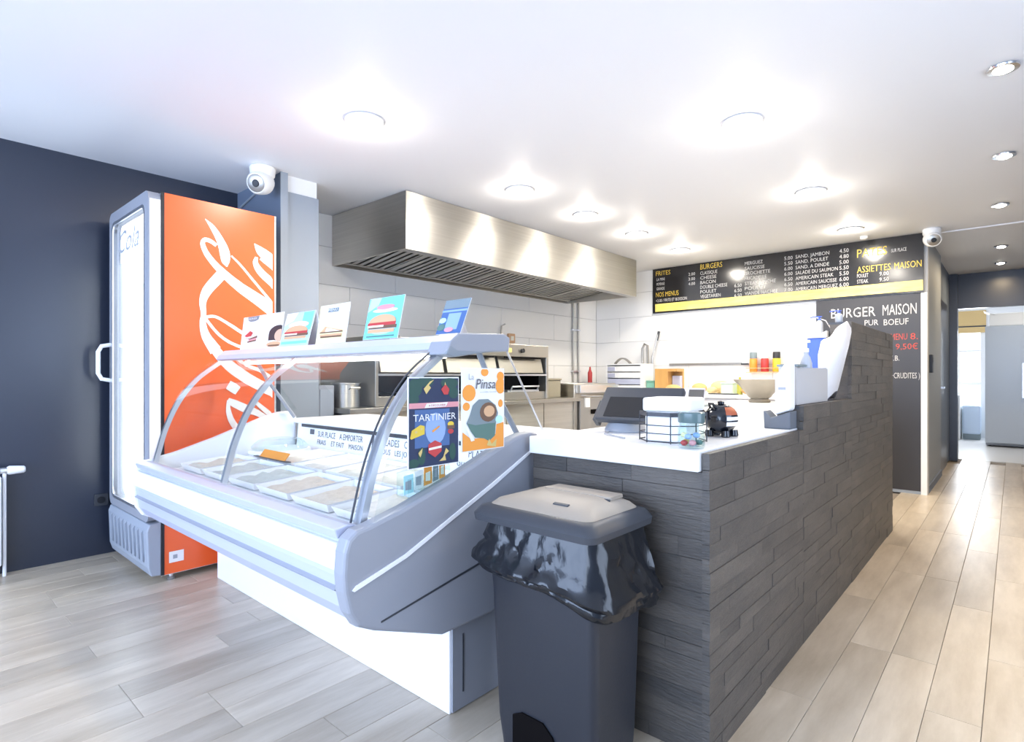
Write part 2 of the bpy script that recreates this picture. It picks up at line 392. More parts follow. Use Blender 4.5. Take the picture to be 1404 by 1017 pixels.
# rear riser with its strip of labels, and worktop at the back
MB().prism([(1.70, .70), (1.715, .70), (1.735, .86), (1.715, .86)], 'x', XL + .03, XR - .005).build('riser', M_wplastic, dc)
MB().box(XL, XR + .005, 1.70, 2.22, .862, .892).build('rear_worktop', M_worktop, dc, bevel=.006)
MB().box(XL + .1, XR - .01, 1.698, 1.704, .845, .862).build('riser_shadow_gap', M_char, dc)
MB().prism([(1.690, .700), (1.694, .700), (1.698, .712), (1.692, .712)], 'x', -2.97, XR - .01).build('riser_foot_gap', M_char, dc)
lab = MB(); U = (1, 0, 0); V = (0, .1, .99)
for (t, a, w, z, hh) in [('■', -3.12, .05, .805, .03), ('SUR PLACE', -3.03, .20, .800, .026), ('A EMPORTER', -2.80, .24, .800, .026), ('I', -2.49, .02, .795, .04), ('SALADES', -2.42, .17, .800, .028), ('CREVETTES', -2.22, .2, .800, .028), ('MIEL', -1.96, .08, .80, .028), ('I', -1.85, .015, .80, .03), ('PLATS', -1.77, .12, .80, .028), ('DU', -1.62, .05, .80, .028), ('JOUR', -1.54, .08, .80, .028),
                         ('FRAIS', -3.03, .10, .757, .022), ('ET FAIT', -2.88, .14, .757, .022), ('MAISON', -2.70, .14, .757, .022), ('I', -2.49, .012, .752, .035), ('TOUS', -2.42, .10, .757, .022), ('LES JOURS', -2.29, .17, .757, .022), ('MENU', -1.98, .10, .757, .024), ('ou', -1.84, .05, .757, .024), ('PLAT', -1.77, .10, .757, .024)]:
    if t == '■': lab.poly([(0, 0), (w, 0), (w, hh), (0, hh)], (a, 1.698 + (z - .70) * .094, z), U, V, 0)
    else: lab.text(t, (a, 1.698 + (z - .70) * .094, z - .004), U, V, hh * 1.25, w * .94)
lab.build('label_lettering', M_ink, dc, flatprint=True, kind='stuff')
# curved glass, arches, struts, canopy
ARC = [(.935, .70), (.950, .76), (.985, .885), (1.045, 1.02), (1.135, 1.14), (1.255, 1.235)]
def cr(P, n=5):
    Q = [tuple(2 * a - b for a, b in zip(P[0], P[1]))] + list(P) + [tuple(2 * a - b for a, b in zip(P[-1], P[-2]))]; o = []
    for i in range(1, len(Q) - 2):
        for k in range(n):
            t = k / n; o.append(tuple(.5 * (2 * b + (c - a) * t + (2 * a - 5 * b + 4 * c - d) * t * t + (3 * b - a - 3 * c + d) * t ** 3) for a, b, c, d in zip(*Q[i - 1:i + 3])))
    return o + [P[-1]]
arc = cr(ARC)
def offs(P, d):
    o = []
    for i, p in enumerate(P):
        a = P[max(i - 1, 0)]; b = P[min(i + 1, len(P) - 1)]; l = math.hypot(b[0] - a[0], b[1] - a[1])
        o.append((p[0] - (b[1] - a[1]) / l * d, p[1] + (b[0] - a[0]) / l * d))
    return o
for x0, x1 in ((XL + .02, -2.44), (-2.43, XR - .03)):
    MB().prism(arc + offs(arc, .006)[::-1], 'x', x0, x1).build('curved_pane', M_glass, dc, smooth=True)
for x, w in ((XL + .01, .018), (-2.435, .020), (XR - .02, .034)):
    ins = offs(arc, -.004); ins2 = offs(arc, -.026)
    MB().prism(ins + ins2[::-1], 'x', x - w / 2, x + w / 2).build('glass_arch', M_alu, dc, smooth=True)
MB().prism(offs(arc, .007) + offs(arc, .011)[::-1], 'x', XR - .036, XR - .030).build('pane_edge', M_char, dc, smooth=True)
for x in (XL + .03, XR - .03):
    MB().tube([(x, 1.455, 1.245), (x, 1.52, 1.13), (x, 1.69, .90)], .011).build('rear_strut', M_gplastic, dc, smooth=True)
for x in (XL + .012, -1.372):
    poly = [(p[0] + .012, p[1] + .03) for p in arc[:-1]] + [(1.27, 1.232), (1.50, 1.236), (1.715, .94), (1.60, .945), (1.45, .90), (1.24, .825), (1.06, .77)]
    MB().prism(poly, 'x', x, x + .006).build('end_pane', M_glass, dc)
MB().tube([(-1.369, 1.515, 1.236), (-1.369, 1.72, .94)], .004, 6).build('pane_rim', M_alu, dc)
can = [(1.240, 1.238), (1.252, 1.262), (1.285, 1.288), (1.50, 1.296), (1.53, 1.285), (1.525, 1.242), (1.42, 1.240), (1.27, 1.232)]
MB().prism(can, 'x', XL + .02, XR - .045).build('canopy', M_lav, dc, bevel=.004)
MB().prism([(1.225, 1.220), (1.245, 1.264), (1.283, 1.292), (1.505, 1.301), (1.537, 1.288), (1.530, 1.238), (1.42, 1.232), (1.262, 1.211)], 'x', XR - .045, -1.373).build('canopy_end_cap', M_gplastic, dc, bevel=.005)
MB().tube([(XL + .12, 1.36, 1.222), (XR - .1, 1.36, 1.222)], .010).build('light_tube', M_stripglow, dc)
# food trays under the glass
foods = [((.76, .73, .64), 'pale_salad'), ((.78, .76, .70), 'pale_cheese'), ((.74, .64, .54), 'beige_slices'), ((.60, .64, .62), 'greyish_salad')]
fm = [mat(n, c, .6, noise=(22, tuple(v * .82 for v in c)), bump=(40, .5)) for c, n in foods]
ti = 0
for row, (ya, yb) in enumerate(((1.03, 1.31), (1.34, 1.64))):
    for i in range(6):
        xa = XL + .12 + i * .288; xb = xa + .262
        if row == 1 and i == 0: continue
        za = .668 + (ya - 1.0) * .0629 + .003; zb = .668 + (yb - 1.0) * .0629 + .003
        fi = (i * 3 + row * 2 + i // 2) % 4
        t = thing('food_tray', ((xa + xb) / 2, (ya + yb) / 2, za), 'white tray of %s, %s from the orange fridge, %s row' % (foods[fi][1].replace('_', ' '), ('first', 'second', 'third', 'fourth', 'fifth', 'last')[i], ('front', 'rear')[row]), 'tray', 'food trays in the display case')
        def q(u, v, h): return (xa + (xb - xa) * u, ya + (yb - ya) * v, za + (zb - za) * v + h)
        m = MB(); w = .035
        m.ring([[q(0, 0, .032), q(1, 0, .032), q(1, 1, .032), q(0, 1, .032)], [q(.05, .05, 0), q(.95, .05, 0), q(.95, .95, 0), q(.05, .95, 0)]], cap=False)
        m.add([q(.05, .05, .001), q(.95, .05, .001), q(.95, .95, .001), q(.05, .95, .001)], [(0, 1, 2, 3)])
        m.build('dish', M_wplastic, t)
        m = MB(); n = 9; g = []
        for b in range(n):
            for a in range(n):
                u, v = .05 + .9 * a / (n - 1), .05 + .9 * b / (n - 1); e = min(a, b, n - 1 - a, n - 1 - b)
                g.append(q(u, v, .010 + (0 if e == 0 else R.uniform(.004, .022))))
        m.add(g, [(b * n + a, b * n + a + 1, (b + 1) * n + a + 1, (b + 1) * n + a) for b in range(n - 1) for a in range(n - 1)])
        m.build('food', fm[fi], t, smooth=True)
t = thing('glass_dish', (-3.065, 1.50, .70), 'upturned clear dish on the display deck beside the label strip', 'dish')
MB().lathe([(.145, 0), (.15, .012), (.135, .03), (.11, .05), (.06, .058), (.002, .058)], (-3.065, 1.50, .747)).build('bowl', M_clear, t, smooth=True)
MB().lathe([(.16, -.03), (.165, -.022), (.16, -.004), (.02, -.004)], (-3.065, 1.50, .750)).build('plate', M_wplastic, t, smooth=True)
t = thing('orange_sign', (-2.85, 1.33, .72), 'flat orange card in a dark holder lying on the display deck', 'card')
MB().obox((-2.80, 1.325, .731), (.36, .022, .004), Matrix.Rotation(.0, 4, 'X')).build('holder', M_char, t)
MB().obox((-2.80, 1.340, .748), (.27, .004, .045), Matrix.Rotation(-.7, 4, 'X')).build('card', K['orange'], t)
# ------------------------------------------------------------------ drinks fridge with script lettering on its side
fr = thing('drinks_fridge', (-3.9, 1.35, 0), 'tall drinks fridge with orange-red side and white script lettering', 'fridge')
FX0, FX1, FY0, FY1, FZ = -4.29, -3.53, 1.05, 1.685, 2.165
cab = MB().box(FX0, FX0 + .03, FY0, FY1, .04, FZ).box(FX1 - .03, FX1, FY0, FY1, .04, FZ).box(FX0 + .03, FX1 - .03, FY1 - .03, FY1, .04, FZ)
cab.box(FX0 + .03, FX1 - .03, FY0, FY1 - .03, FZ - .06, FZ).box(FX0 + .03, FX1 - .03, FY0, FY1 - .03, .04, .36)
cab.build('cabinet', M_wplastic, fr)
B(FX1, FX1 + .008, 1.062, FY1, .045, FZ).build('side_panel', M_orange, fr)
B(FX1, FX1 + .011, 1.046, 1.0615, .045, FZ + .002).build('gasket', M_dark, fr)
B(FX1 - .002, FX1 + .010, 1.6851, 1.695, .045, FZ).build('rear_edge', M_alu, fr)
RIB = [[(1.272,2.062,1.274,2.065),(1.28,2.05,1.286,2.058),(1.287,2.038,1.298,2.051),(1.294,2.026,1.311,2.044),(1.302,2.012,1.324,2.033),(1.311,1.995,1.338,2.018),(1.322,1.975,1.352,2),(1.331,1.955,1.365,1.981),(1.339,1.937,1.377,1.963),(1.344,1.92,1.387,1.946),(1.348,1.904,1.396,1.93),(1.351,1.889,1.403,1.914),(1.353,1.875,1.409,1.898),(1.356,1.863,1.412,1.882),(1.358,1.851,1.414,1.867),(1.361,1.839,1.414,1.853),(1.365,1.827,1.412,1.842),(1.371,1.818,1.41,1.832),(1.378,1.812,1.406,1.822),(1.385,1.807,1.402,1.813),(1.392,1.801,1.398,1.803)],
[(1.342,1.928,1.329,1.91),(1.334,1.934,1.321,1.915),(1.326,1.939,1.313,1.92),(1.318,1.945,1.306,1.924),(1.309,1.949,1.299,1.927),(1.3,1.953,1.291,1.929),(1.29,1.955,1.283,1.931),(1.279,1.956,1.277,1.931),(1.268,1.954,1.274,1.93),(1.258,1.947,1.274,1.929),(1.251,1.937,1.273,1.927),(1.247,1.925,1.272,1.924),(1.246,1.911,1.272,1.919),(1.249,1.897,1.275,1.91),(1.254,1.882,1.28,1.898),(1.261,1.866,1.286,1.885),(1.269,1.85,1.295,1.871),(1.279,1.835,1.305,1.858),(1.291,1.819,1.317,1.844),(1.304,1.803,1.33,1.83),(1.317,1.788,1.344,1.817),(1.331,1.773,1.358,1.804),(1.344,1.758,1.373,1.793),(1.359,1.744,1.388,1.781),(1.375,1.728,1.406,1.768),(1.393,1.712,1.425,1.754),(1.413,1.695,1.446,1.74),(1.435,1.678,1.469,1.726),(1.458,1.66,1.492,1.711),(1.483,1.643,1.518,1.698),(1.51,1.626,1.545,1.684),(1.537,1.609,1.574,1.669),(1.563,1.592,1.604,1.654),(1.59,1.574,1.633,1.638),(1.617,1.555,1.662,1.621),(1.644,1.536,1.672,1.604),(1.672,1.517,1.672,1.587)],
[(1.417,1.868,1.423,1.876),(1.43,1.856,1.437,1.864),(1.443,1.844,1.451,1.854),(1.456,1.832,1.465,1.842),(1.47,1.818,1.48,1.828),(1.486,1.802,1.496,1.812),(1.503,1.783,1.513,1.793),(1.52,1.764,1.53,1.774),(1.538,1.743,1.549,1.754),(1.558,1.722,1.569,1.733),(1.579,1.699,1.59,1.71),(1.599,1.677,1.611,1.688),(1.618,1.657,1.63,1.668),(1.632,1.639,1.646,1.651),(1.644,1.624,1.659,1.637),(1.655,1.609,1.671,1.623),(1.667,1.594,1.672,1.608)],
[(1.363,1.797,1.408,1.755),(1.351,1.783,1.396,1.741),(1.339,1.768,1.383,1.727),(1.326,1.753,1.371,1.713),(1.313,1.736,1.358,1.697),(1.3,1.719,1.344,1.68),(1.285,1.699,1.329,1.663),(1.271,1.678,1.316,1.646),(1.259,1.657,1.305,1.631),(1.251,1.636,1.297,1.618),(1.245,1.616,1.289,1.604),(1.242,1.596,1.283,1.59),(1.241,1.577,1.279,1.576),(1.242,1.557,1.277,1.562),(1.245,1.539,1.277,1.547),(1.248,1.524,1.279,1.53),(1.249,1.51,1.279,1.512),(1.249,1.497,1.278,1.496),(1.246,1.484,1.277,1.482),(1.243,1.469,1.276,1.47),(1.243,1.452,1.277,1.457),(1.243,1.433,1.281,1.442),(1.245,1.413,1.285,1.425),(1.249,1.391,1.292,1.409),(1.255,1.368,1.3,1.393),(1.266,1.344,1.311,1.377),(1.278,1.321,1.326,1.359),(1.291,1.298,1.342,1.339),(1.303,1.276,1.359,1.319)],
[(1.271,1.347,1.31,1.377),(1.283,1.328,1.323,1.359),(1.294,1.309,1.336,1.341),(1.306,1.29,1.348,1.324),(1.319,1.27,1.362,1.306),(1.333,1.25,1.377,1.289),(1.348,1.23,1.393,1.271),(1.366,1.209,1.409,1.255),(1.386,1.188,1.428,1.238),(1.411,1.166,1.451,1.22),(1.439,1.145,1.477,1.2),(1.468,1.125,1.505,1.181),(1.496,1.106,1.531,1.163),(1.524,1.09,1.556,1.148),(1.55,1.075,1.581,1.134),(1.577,1.062,1.606,1.12),(1.603,1.049,1.632,1.107),(1.63,1.035,1.659,1.094),(1.658,1.022,1.672,1.081),(1.672,1.009,1.672,1.069),(1.672,.996,1.672,1.056)],
[(1.274,1.482,1.272,1.5),(1.287,1.485,1.285,1.503),(1.3,1.489,1.298,1.506),(1.312,1.491,1.312,1.508),(1.324,1.491,1.328,1.507),(1.338,1.486,1.345,1.502),(1.354,1.479,1.362,1.494),(1.37,1.47,1.378,1.485),(1.386,1.461,1.395,1.476),(1.402,1.451,1.411,1.467),(1.418,1.441,1.428,1.458),(1.434,1.431,1.445,1.448),(1.451,1.42,1.461,1.437),(1.469,1.409,1.479,1.427),(1.487,1.398,1.498,1.415),(1.504,1.387,1.516,1.403),(1.516,1.376,1.531,1.39),(1.525,1.365,1.542,1.376),(1.532,1.353,1.55,1.361),(1.535,1.343,1.554,1.346),(1.535,1.339,1.552,1.33),(1.532,1.337,1.54,1.319),(1.522,1.334,1.525,1.315),(1.508,1.333,1.508,1.313),(1.495,1.333,1.494,1.313),(1.484,1.333,1.481,1.314),(1.474,1.336,1.468,1.318),(1.462,1.339,1.456,1.322),(1.45,1.344,1.443,1.327),(1.436,1.349,1.43,1.333),(1.422,1.355,1.415,1.339),(1.409,1.362,1.4,1.346),(1.395,1.37,1.386,1.355),(1.381,1.379,1.372,1.364),(1.368,1.389,1.358,1.375),(1.355,1.4,1.344,1.387),(1.341,1.414,1.33,1.401),(1.327,1.429,1.315,1.418),(1.313,1.447,1.3,1.436),(1.298,1.466,1.286,1.455),(1.284,1.485,1.271,1.473)],
[(1.556,1.968,1.559,1.971),(1.559,1.954,1.572,1.966),(1.563,1.939,1.586,1.961),(1.568,1.924,1.599,1.957),(1.576,1.91,1.611,1.952),(1.586,1.899,1.623,1.947),(1.598,1.889,1.635,1.942),(1.611,1.88,1.648,1.935),(1.626,1.871,1.664,1.927),(1.642,1.86,1.672,1.919),(1.66,1.85,1.672,1.91),(1.672,1.839,1.672,1.9),(1.672,1.828,1.672,1.89)],
[(1.562,1.889,1.581,1.886),(1.557,1.879,1.58,1.876),(1.552,1.869,1.579,1.866),(1.548,1.856,1.579,1.86),(1.549,1.84,1.582,1.853),(1.554,1.824,1.587,1.844),(1.561,1.808,1.595,1.834),(1.572,1.791,1.606,1.822),(1.587,1.774,1.62,1.809),(1.607,1.756,1.639,1.794),(1.63,1.738,1.662,1.778),(1.655,1.719,1.672,1.761),(1.672,1.7,1.672,1.743)],
[(1.589,1.875,1.598,1.887),(1.602,1.867,1.611,1.879),(1.614,1.858,1.623,1.871),(1.627,1.85,1.636,1.863),(1.64,1.842,1.649,1.854),(1.653,1.833,1.662,1.846),(1.666,1.825,1.672,1.838),(1.672,1.817,1.672,1.829),(1.672,1.808,1.672,1.821)],
[(1.389,1.073,1.415,1.12),(1.395,1.068,1.422,1.116),(1.402,1.063,1.43,1.112),(1.408,1.059,1.437,1.108),(1.414,1.054,1.445,1.104),(1.421,1.05,1.453,1.098),(1.428,1.045,1.46,1.092),(1.435,1.041,1.467,1.086),(1.443,1.036,1.474,1.08)],
[(1.393,.99,1.406,1.017),(1.402,.982,1.418,1.013),(1.412,.974,1.429,1.009),(1.422,.966,1.441,1.005),(1.435,.958,1.454,1),(1.451,.949,1.47,.992),(1.468,.939,1.489,.984),(1.487,.929,1.507,.975),(1.505,.921,1.523,.968),(1.521,.915,1.536,.961),(1.535,.912,1.549,.955),(1.548,.909,1.563,.948),(1.561,.904,1.578,.94),(1.576,.897,1.594,.93),(1.592,.888,1.61,.918),(1.609,.878,1.626,.907),(1.626,.869,1.642,.896)],
[(1.394,1.004,1.408,1.003),(1.392,.986,1.411,.986),(1.39,.968,1.413,.968),(1.389,.95,1.415,.951),(1.389,.932,1.419,.936),(1.392,.914,1.423,.921),(1.396,.896,1.429,.906),(1.402,.878,1.435,.892),(1.41,.862,1.442,.879),(1.419,.845,1.45,.866),(1.43,.829,1.46,.853),(1.444,.814,1.469,.844),(1.461,.803,1.474,.839),(1.48,.8,1.477,.838),(1.496,.804,1.484,.839),(1.508,.81,1.496,.842),(1.519,.814,1.509,.845)],
[(1.54,1.002,1.548,1.012),(1.55,.99,1.561,1.002),(1.56,.978,1.574,.993),(1.571,.965,1.587,.983),(1.584,.951,1.602,.971),(1.601,.935,1.62,.956),(1.62,.917,1.64,.94),(1.641,.899,1.661,.922),(1.661,.88,1.672,.904)],
[(1.431,1.274,1.443,1.284),(1.44,1.263,1.452,1.274),(1.448,1.251,1.462,1.264),(1.458,1.24,1.471,1.254),(1.469,1.229,1.481,1.245),(1.482,1.22,1.493,1.237),(1.496,1.211,1.506,1.23),(1.51,1.204,1.519,1.222),(1.525,1.197,1.534,1.216),(1.541,1.191,1.548,1.211),(1.557,1.186,1.563,1.206),(1.572,1.18,1.58,1.201),(1.588,1.173,1.599,1.193),(1.605,1.162,1.618,1.181),(1.624,1.149,1.638,1.168),(1.644,1.134,1.659,1.154),(1.664,1.12,1.672,1.14)],
[(1.514,1.293,1.533,1.294),(1.514,1.276,1.533,1.277),(1.514,1.26,1.533,1.26),(1.514,1.243,1.533,1.243),(1.514,1.226,1.533,1.226)]]
for ri, r in enumerate(RIB):
    m = MB(); x = FX1 + .0088 + ri * .0002; n = len(r)
    vs = [(x, a, b) for a, b, c, d in r] + [(x, c, d) for a, b, c, d in r]
    m.add(vs, [(i, i + 1, n + i + 1, n + i) for i in range(n - 1)])
    m.build('script_stroke', M_print, fr, flatprint=True)
MB().poly([(0, 0), (.075, 0), (.075, .062), (0, .062)], (FX1 + .0093, 1.085, .105), (0, 1, 0), (0, 0, 1)).build('rating_sticker', K['white'], fr, flatprint=True)
MB().poly([(0.02, .02), (.042, .02), (.042, .042), (0.02, .042)], (FX1 + .0098, 1.085, .105), (0, 1, 0), (0, 0, 1)).build('sticker_mark', M_inkg, fr, flatprint=True)
for y in (1.11, 1.62):
    for x in (FX0 + .06, FX1 - .04): MB().lathe([(.018, 0), (.022, .012), (.012, .02), (.012, .045)], (x, y, 0)).build('foot', M_alu, fr, smooth=True)
# door: frame with rounded window, lit header with script, handle
def frame(m, outer, inner, a, b):
    n = len(outer)
    m.ring([[(p[0], a, p[1]) for p in outer], [(p[0], a, p[1]) for p in inner], [(p[0], b, p[1]) for p in inner], [(p[0], b, p[1]) for p in outer], [(p[0], a, p[1]) for p in outer]], cap=False)
    return m
door = frame(MB(), rrect(FX0 - .005, FX1 + .006, .345, 2.168, .05, 6), rrect(FX0 + .06, FX1 - .055, .40, 2.095, .05, 6), .985, 1.044).build('door', M_gplastic, fr)
B(FX1 + .0065, FX1 + .0095, .990, 1.043, .40, 2.12).build('door_side', M_wplastic, door)
frame(MB(), rrect(FX0 + .052, FX1 - .047, .392, 2.103, .055, 6), rrect(FX0 + .070, FX1 - .065, .41, 2.085, .045, 6), .982, .990).build('door_trim', M_alu, door)
MB().prism(rrect(FX0 + .06, FX1 - .055, .40, 2.095, .05, 6), 'y', 1.0, 1.008).build('door_pane', M_glass, door)
MB().tube([(FX0 + .035, .985, 1.345), (FX0 + .035, .935, 1.335), (FX0 + .03, .918, 1.30), (FX0 + .03, .918, 1.165), (FX0 + .035, .935, 1.13), (FX0 + .035, .985, 1.12)], .013).build('door_handle', M_wplastic, door, smooth=True)
hd = MB(); hd.text('Cola', (FX0 + .15, .9985, 1.90), (1, 0, 0), (0, 0, 1), .13, .40, shear=.35)
hd.build('header_lettering', M_inkg, fr, flatprint=True)
for x in (FX0 + .075, FX1 - .075): MB().tube([(x, 1.07, .42), (x, 1.07, 2.05)], .014).build('light_tube', M_tubeglow, fr)
B(FX0 + .05, FX1 - .05, 1.03, 1.034, 1.86, 2.09).build('header_panel', M_header, fr)
for z in (.62, .90, 1.18, 1.46, 1.72): B(FX0 + .035, FX1 - .035, 1.10, 1.64, z, z + .012).build('shelf', M_wplastic, fr)
gr = MB().prism([(1.05, .045), (1.0, .05), (.985, .10), (.978, .30), (.99, .335), (1.05, .338)], 'x', FX0 - .003, FX1 + .006).build('kick_grille', M_gplastic2, fr, bevel=.006)
for i in range(9): MB().prism([(.981, .12), (.974, .13), (.968, .285), (.979, .30)], 'x', FX0 + .07 + i * .075, FX0 + .10 + i * .075).build('rib', M_gplastic2, gr)

# ------------------------------------------------------------------ pedal bin with black liner
bn = thing('pedal_bin', (-1.03, 1.40, 0), 'dark grey rectangular pedal bin with black liner and beige-topped lid', 'bin')
def rr3(x0, x1, y0, y1, r, z, n=5): return [(p[0], p[1], z) for p in rrect(x0, x1, y0, y1, r, n)]
MB().ring([rr3(-1.205, -.852, 1.300, 1.520, .03, 0), rr3(-1.212, -.846, 1.287, 1.525, .03, .10), rr3(-1.225, -.838, 1.272, 1.540, .03, .50), rr3(-1.232, -.834, 1.268, 1.545, .03, .58), rr3(-1.236, -.832, 1.264, 1.55, .03, .690)]).build('body', M_bin, bn, smooth=True)
MB().prism([(-1.135, .0), (-1.135, .125), (-1.10, .143), (-1.02, .143), (-.985, .115), (-.955, .04), (-.955, 0)], 'y', 1.2805, 1.284 + .018).build('pedal_recess_shade', M_shadeblack, bn)  # dark slab carries the shade of a deep pedal recess in its colour
MB().box(-1.12, -.985, 1.262, 1.30, .012, .030).build('pedal', M_dark, bn, bevel=.004)
MB().ring([rr3(-1.275, -.822, 1.240, 1.588, .035, .703), rr3(-1.278, -.819, 1.237, 1.590, .035, .722), rr3(-1.262, -.834, 1.252, 1.578, .035, .744), rr3(-1.235, -.858, 1.278, 1.555, .035, .752)]).build('lid_rim', M_char, bn, smooth=True)
lid = MB().ring([rr3(-1.238, -.855, 1.276, 1.557, .035, .7515), rr3(-1.225, -.868, 1.292, 1.548, .04, .765), rr3(-1.17, -.92, 1.35, 1.53, .05, .782), rr3(-1.12, -.96, 1.40, 1.50, .04, .784)]).build('lid_top', M_binlid, bn, smooth=True)
MB().ring([rr3(-1.15, -.90, 1.452, 1.535, .01, .776), rr3(-1.15, -.90, 1.455, 1.532, .01, .786)]).build('lid_flap', M_binlid, lid)
MB().box(-1.152, -.898, 1.448, 1.4515, .772, .7815).build('lid_seam', M_char, lid)
MB().obox((-.985, 1.325, .775), (.055, .012, .006), Matrix.Rotation(.3, 4, 'X')).build('lid_catch', M_char, lid, bevel=.002)
m = MB(); n = 120; base = rrect(-1.240, -.828, 1.258, 1.556, .05, 8)
def resample(P, n):
    d = [0]
    for i in range(len(P)): d.append(d[-1] + math.dist(P[i], P[(i + 1) % len(P)]))
    o = []
    for k in range(n):
        t = d[-1] * k / n; i = max(j for j in range(len(P)) if d[j] <= t); f = (t - d[i]) / max(d[i + 1] - d[i], 1e-9)
        a, b = P[i], P[(i + 1) % len(P)]; o.append((a[0] + (b[0] - a[0]) * f, a[1] + (b[1] - a[1]) * f))
    return o
base = resample(base, n); cx, cy = -1.034, 1.407
ph = [R.uniform(0, 6.28) for _ in range(8)]
def tri(t): t = (t / (2 * math.pi)) % 1; return 4 * abs(t - .5) - 1
def wob(a, k): return tri(a * 9 + ph[k % 8]) * .6 + tri(a * 17 + ph[(k + 3) % 8] + k * .6) * .35 + tri(a * 31 + ph[(k + 5) % 8]) * .2
rings = []
lv = [(.000, .706, 0), (.004, .692, .002), (.009, .674, .005), (.015, .652, .008), (.022, .628, .011), (.030, .602, .012), (.040, .578, .010), (.052, .560, .008), (.060, .546, .006), (.056, .535, .005), (.044, .530, .004), (.046, .520, .004), (.040, .506, .004), (.026, .498, .003), (.012, .505, .001)]
for k, (off, z, am) in enumerate(lv):
    rg = []
    for i, (x, y) in enumerate(base):
        a = 2 * math.pi * i / n; dx, dy = x - cx, y - cy; l = math.hypot(dx, dy)
        o = off + am * wob(a + .35 * (k % 3) * math.sin(3 * a), k // 3) * 1.1 + R.uniform(-.0015, .0015) * (k > 1)
        drop = 0 if z > .66 else (.66 - z) / .12 * (.026 * (x - cx) / .2 + .022 * (y - cy) / .15 - .012 + .008 * math.sin(a * 4 + ph[0]))
        xx, yy = x + dx / l * o, y + dy / l * o
        if yy > 1.612: yy = 1.612
        rg.append((xx, yy, z - drop))
    rings.append(rg)
m.ring(rings, cap=False).build('liner', M_bag, bn, smooth=True)
# ------------------------------------------------------------------ extractor hood
hx, hy0, hy1, hz0, hz1 = -3.37, 2.61, 6.03, 2.095, 2.525
hd = thing('extractor_hood', (-3.9, 4.3, hz0), 'long brushed stainless steel extractor hood above the cooking line', 'extractor hood')
B(hx - .015, hx, hy0, hy1, hz0, hz1).build('front_panel', M_steel, hd)
for y in (hy0, hy1 - .015): B(-4.39, hx - .0151, y, y + .015, hz0, hz1).build('end_cheek', M_steel, hd)
B(-4.39, hx - .016, hy0 + .016, hy1 - .016, 2.33, 2.34).build('plenum', M_steeld, hd)
B(-4.39, -4.375, hy0 + .016, hy1 - .016, hz0, 2.33).build('back_panel', M_steeld, hd)
MB().prism([(hx - .016, hz0), (hx - .10, hz0), (hx - .10, hz0 + .025), (hx - .02, hz0 + .04)], 'y', hy0 + .016, hy1 - .016).build('gutter', M_steeld, hd)
fy = hy0 + .03
for k in range(7):
    y0 = fy + k * .48; y1 = y0 + .47
    ft = MB()
    fp = lambda u, w: (-4.34 + .90 * u, w, 2.10 + .17 * (1 - u) + .0) 
    A = Vector((-4.33, 0, 2.125)); Bv = Vector((hx - .11, 0, 2.235)); d = (Bv - A); nrm = Vector((-d.z, 0, d.x)).normalized()
    def fpt(u, y, h): p = A + d * u + nrm * h; return (p.x, y, p.z)
    for (ua, ub, ya, yb) in ((0, .04, y0, y1), (.96, 1, y0, y1), (.04, .96, y0, y0 + .02), (.04, .96, y1 - .02, y1)):
        ft.add([fpt(u, y, h) for h in (-.012, .012) for u, y in ((ua, ya), (ub, ya), (ub, yb), (ua, yb))], [(0, 3, 2, 1), (4, 5, 6, 7), (0, 1, 5, 4), (1, 2, 6, 5), (2, 3, 7, 6), (3, 0, 4, 7)])
    fo = ft.build('grease_filter', M_steeld, hd)
    for s_ in range(6):
        ya = y0 + .028 + s_ * .071; yb = ya + .044; sm = MB()
        sm.add([fpt(u, y, h) for h in (-.008, .004) for u, y in ((.04, ya), (.96, ya), (.96, yb), (.04, yb))], [(0, 3, 2, 1), (4, 5, 6, 7), (0, 1, 5, 4), (1, 2, 6, 5), (2, 3, 7, 6), (3, 0, 4, 7)])
        sm.build('baffle', M_steeld, fo)
    bk = MB().add([fpt(u, y, .03) for u, y in ((0, y0), (1, y0), (1, y1), (0, y1))], [(0, 1, 2, 3)]).build('filter_back', M_shadeblack, fo)

# ------------------------------------------------------------------ menu board and chalkboard on the back wall
mb = thing('menu_board', (-2.08, 6.72, 1.955), 'long black menu board with yellow headings and a yellow strip below', 'menu board')
MY = 6.700
B(-3.506, -.648, MY, 6.732, 1.957, 2.527).build('board', M_board, mb)
B(-3.47, -.655, MY - .004, MY - .0002, 1.975, 2.075).build('yellow_band', M_yellow, mb)
U, V = (1, 0, 0), (0, 0, 1); yy = MY - .0015
hw = MB(); ww = MB()
def T(m, s, x, z, h, w): m.text(s, (x, yy, z), U, V, h, w)
T(hw, 'FRITES', -3.46, 2.440, .055, .20); T(hw, 'NOS MENUS', -3.46, 2.165, .060, .31)
for i, (a, p) in enumerate((('LA MINI', '2.00'), ('MOYENNE', '3.00'), ('GRANDE', '4.00'))):
    T(ww, a, -3.45, 2.372 - i * .060, .036, .11); T(ww, p, -3.02, 2.390 - i * .060, .036, .085)
T(ww, '+3.00 / FRITE ET BOISSON', -3.46, 2.098, .038, .42)
T(hw, 'BURGERS', -2.868, 2.448, .062, .27)
for i, (a, w) in enumerate((('CLASSIQUE', .21), ('CHEESE', .2), ('BACON', .19), ('DOUBLE CHEESE', .33), ('POULET', .2), ('VEGETARIEN', .25))):
    T(ww, a, -2.868, 2.382 - i * .057, .040, w)
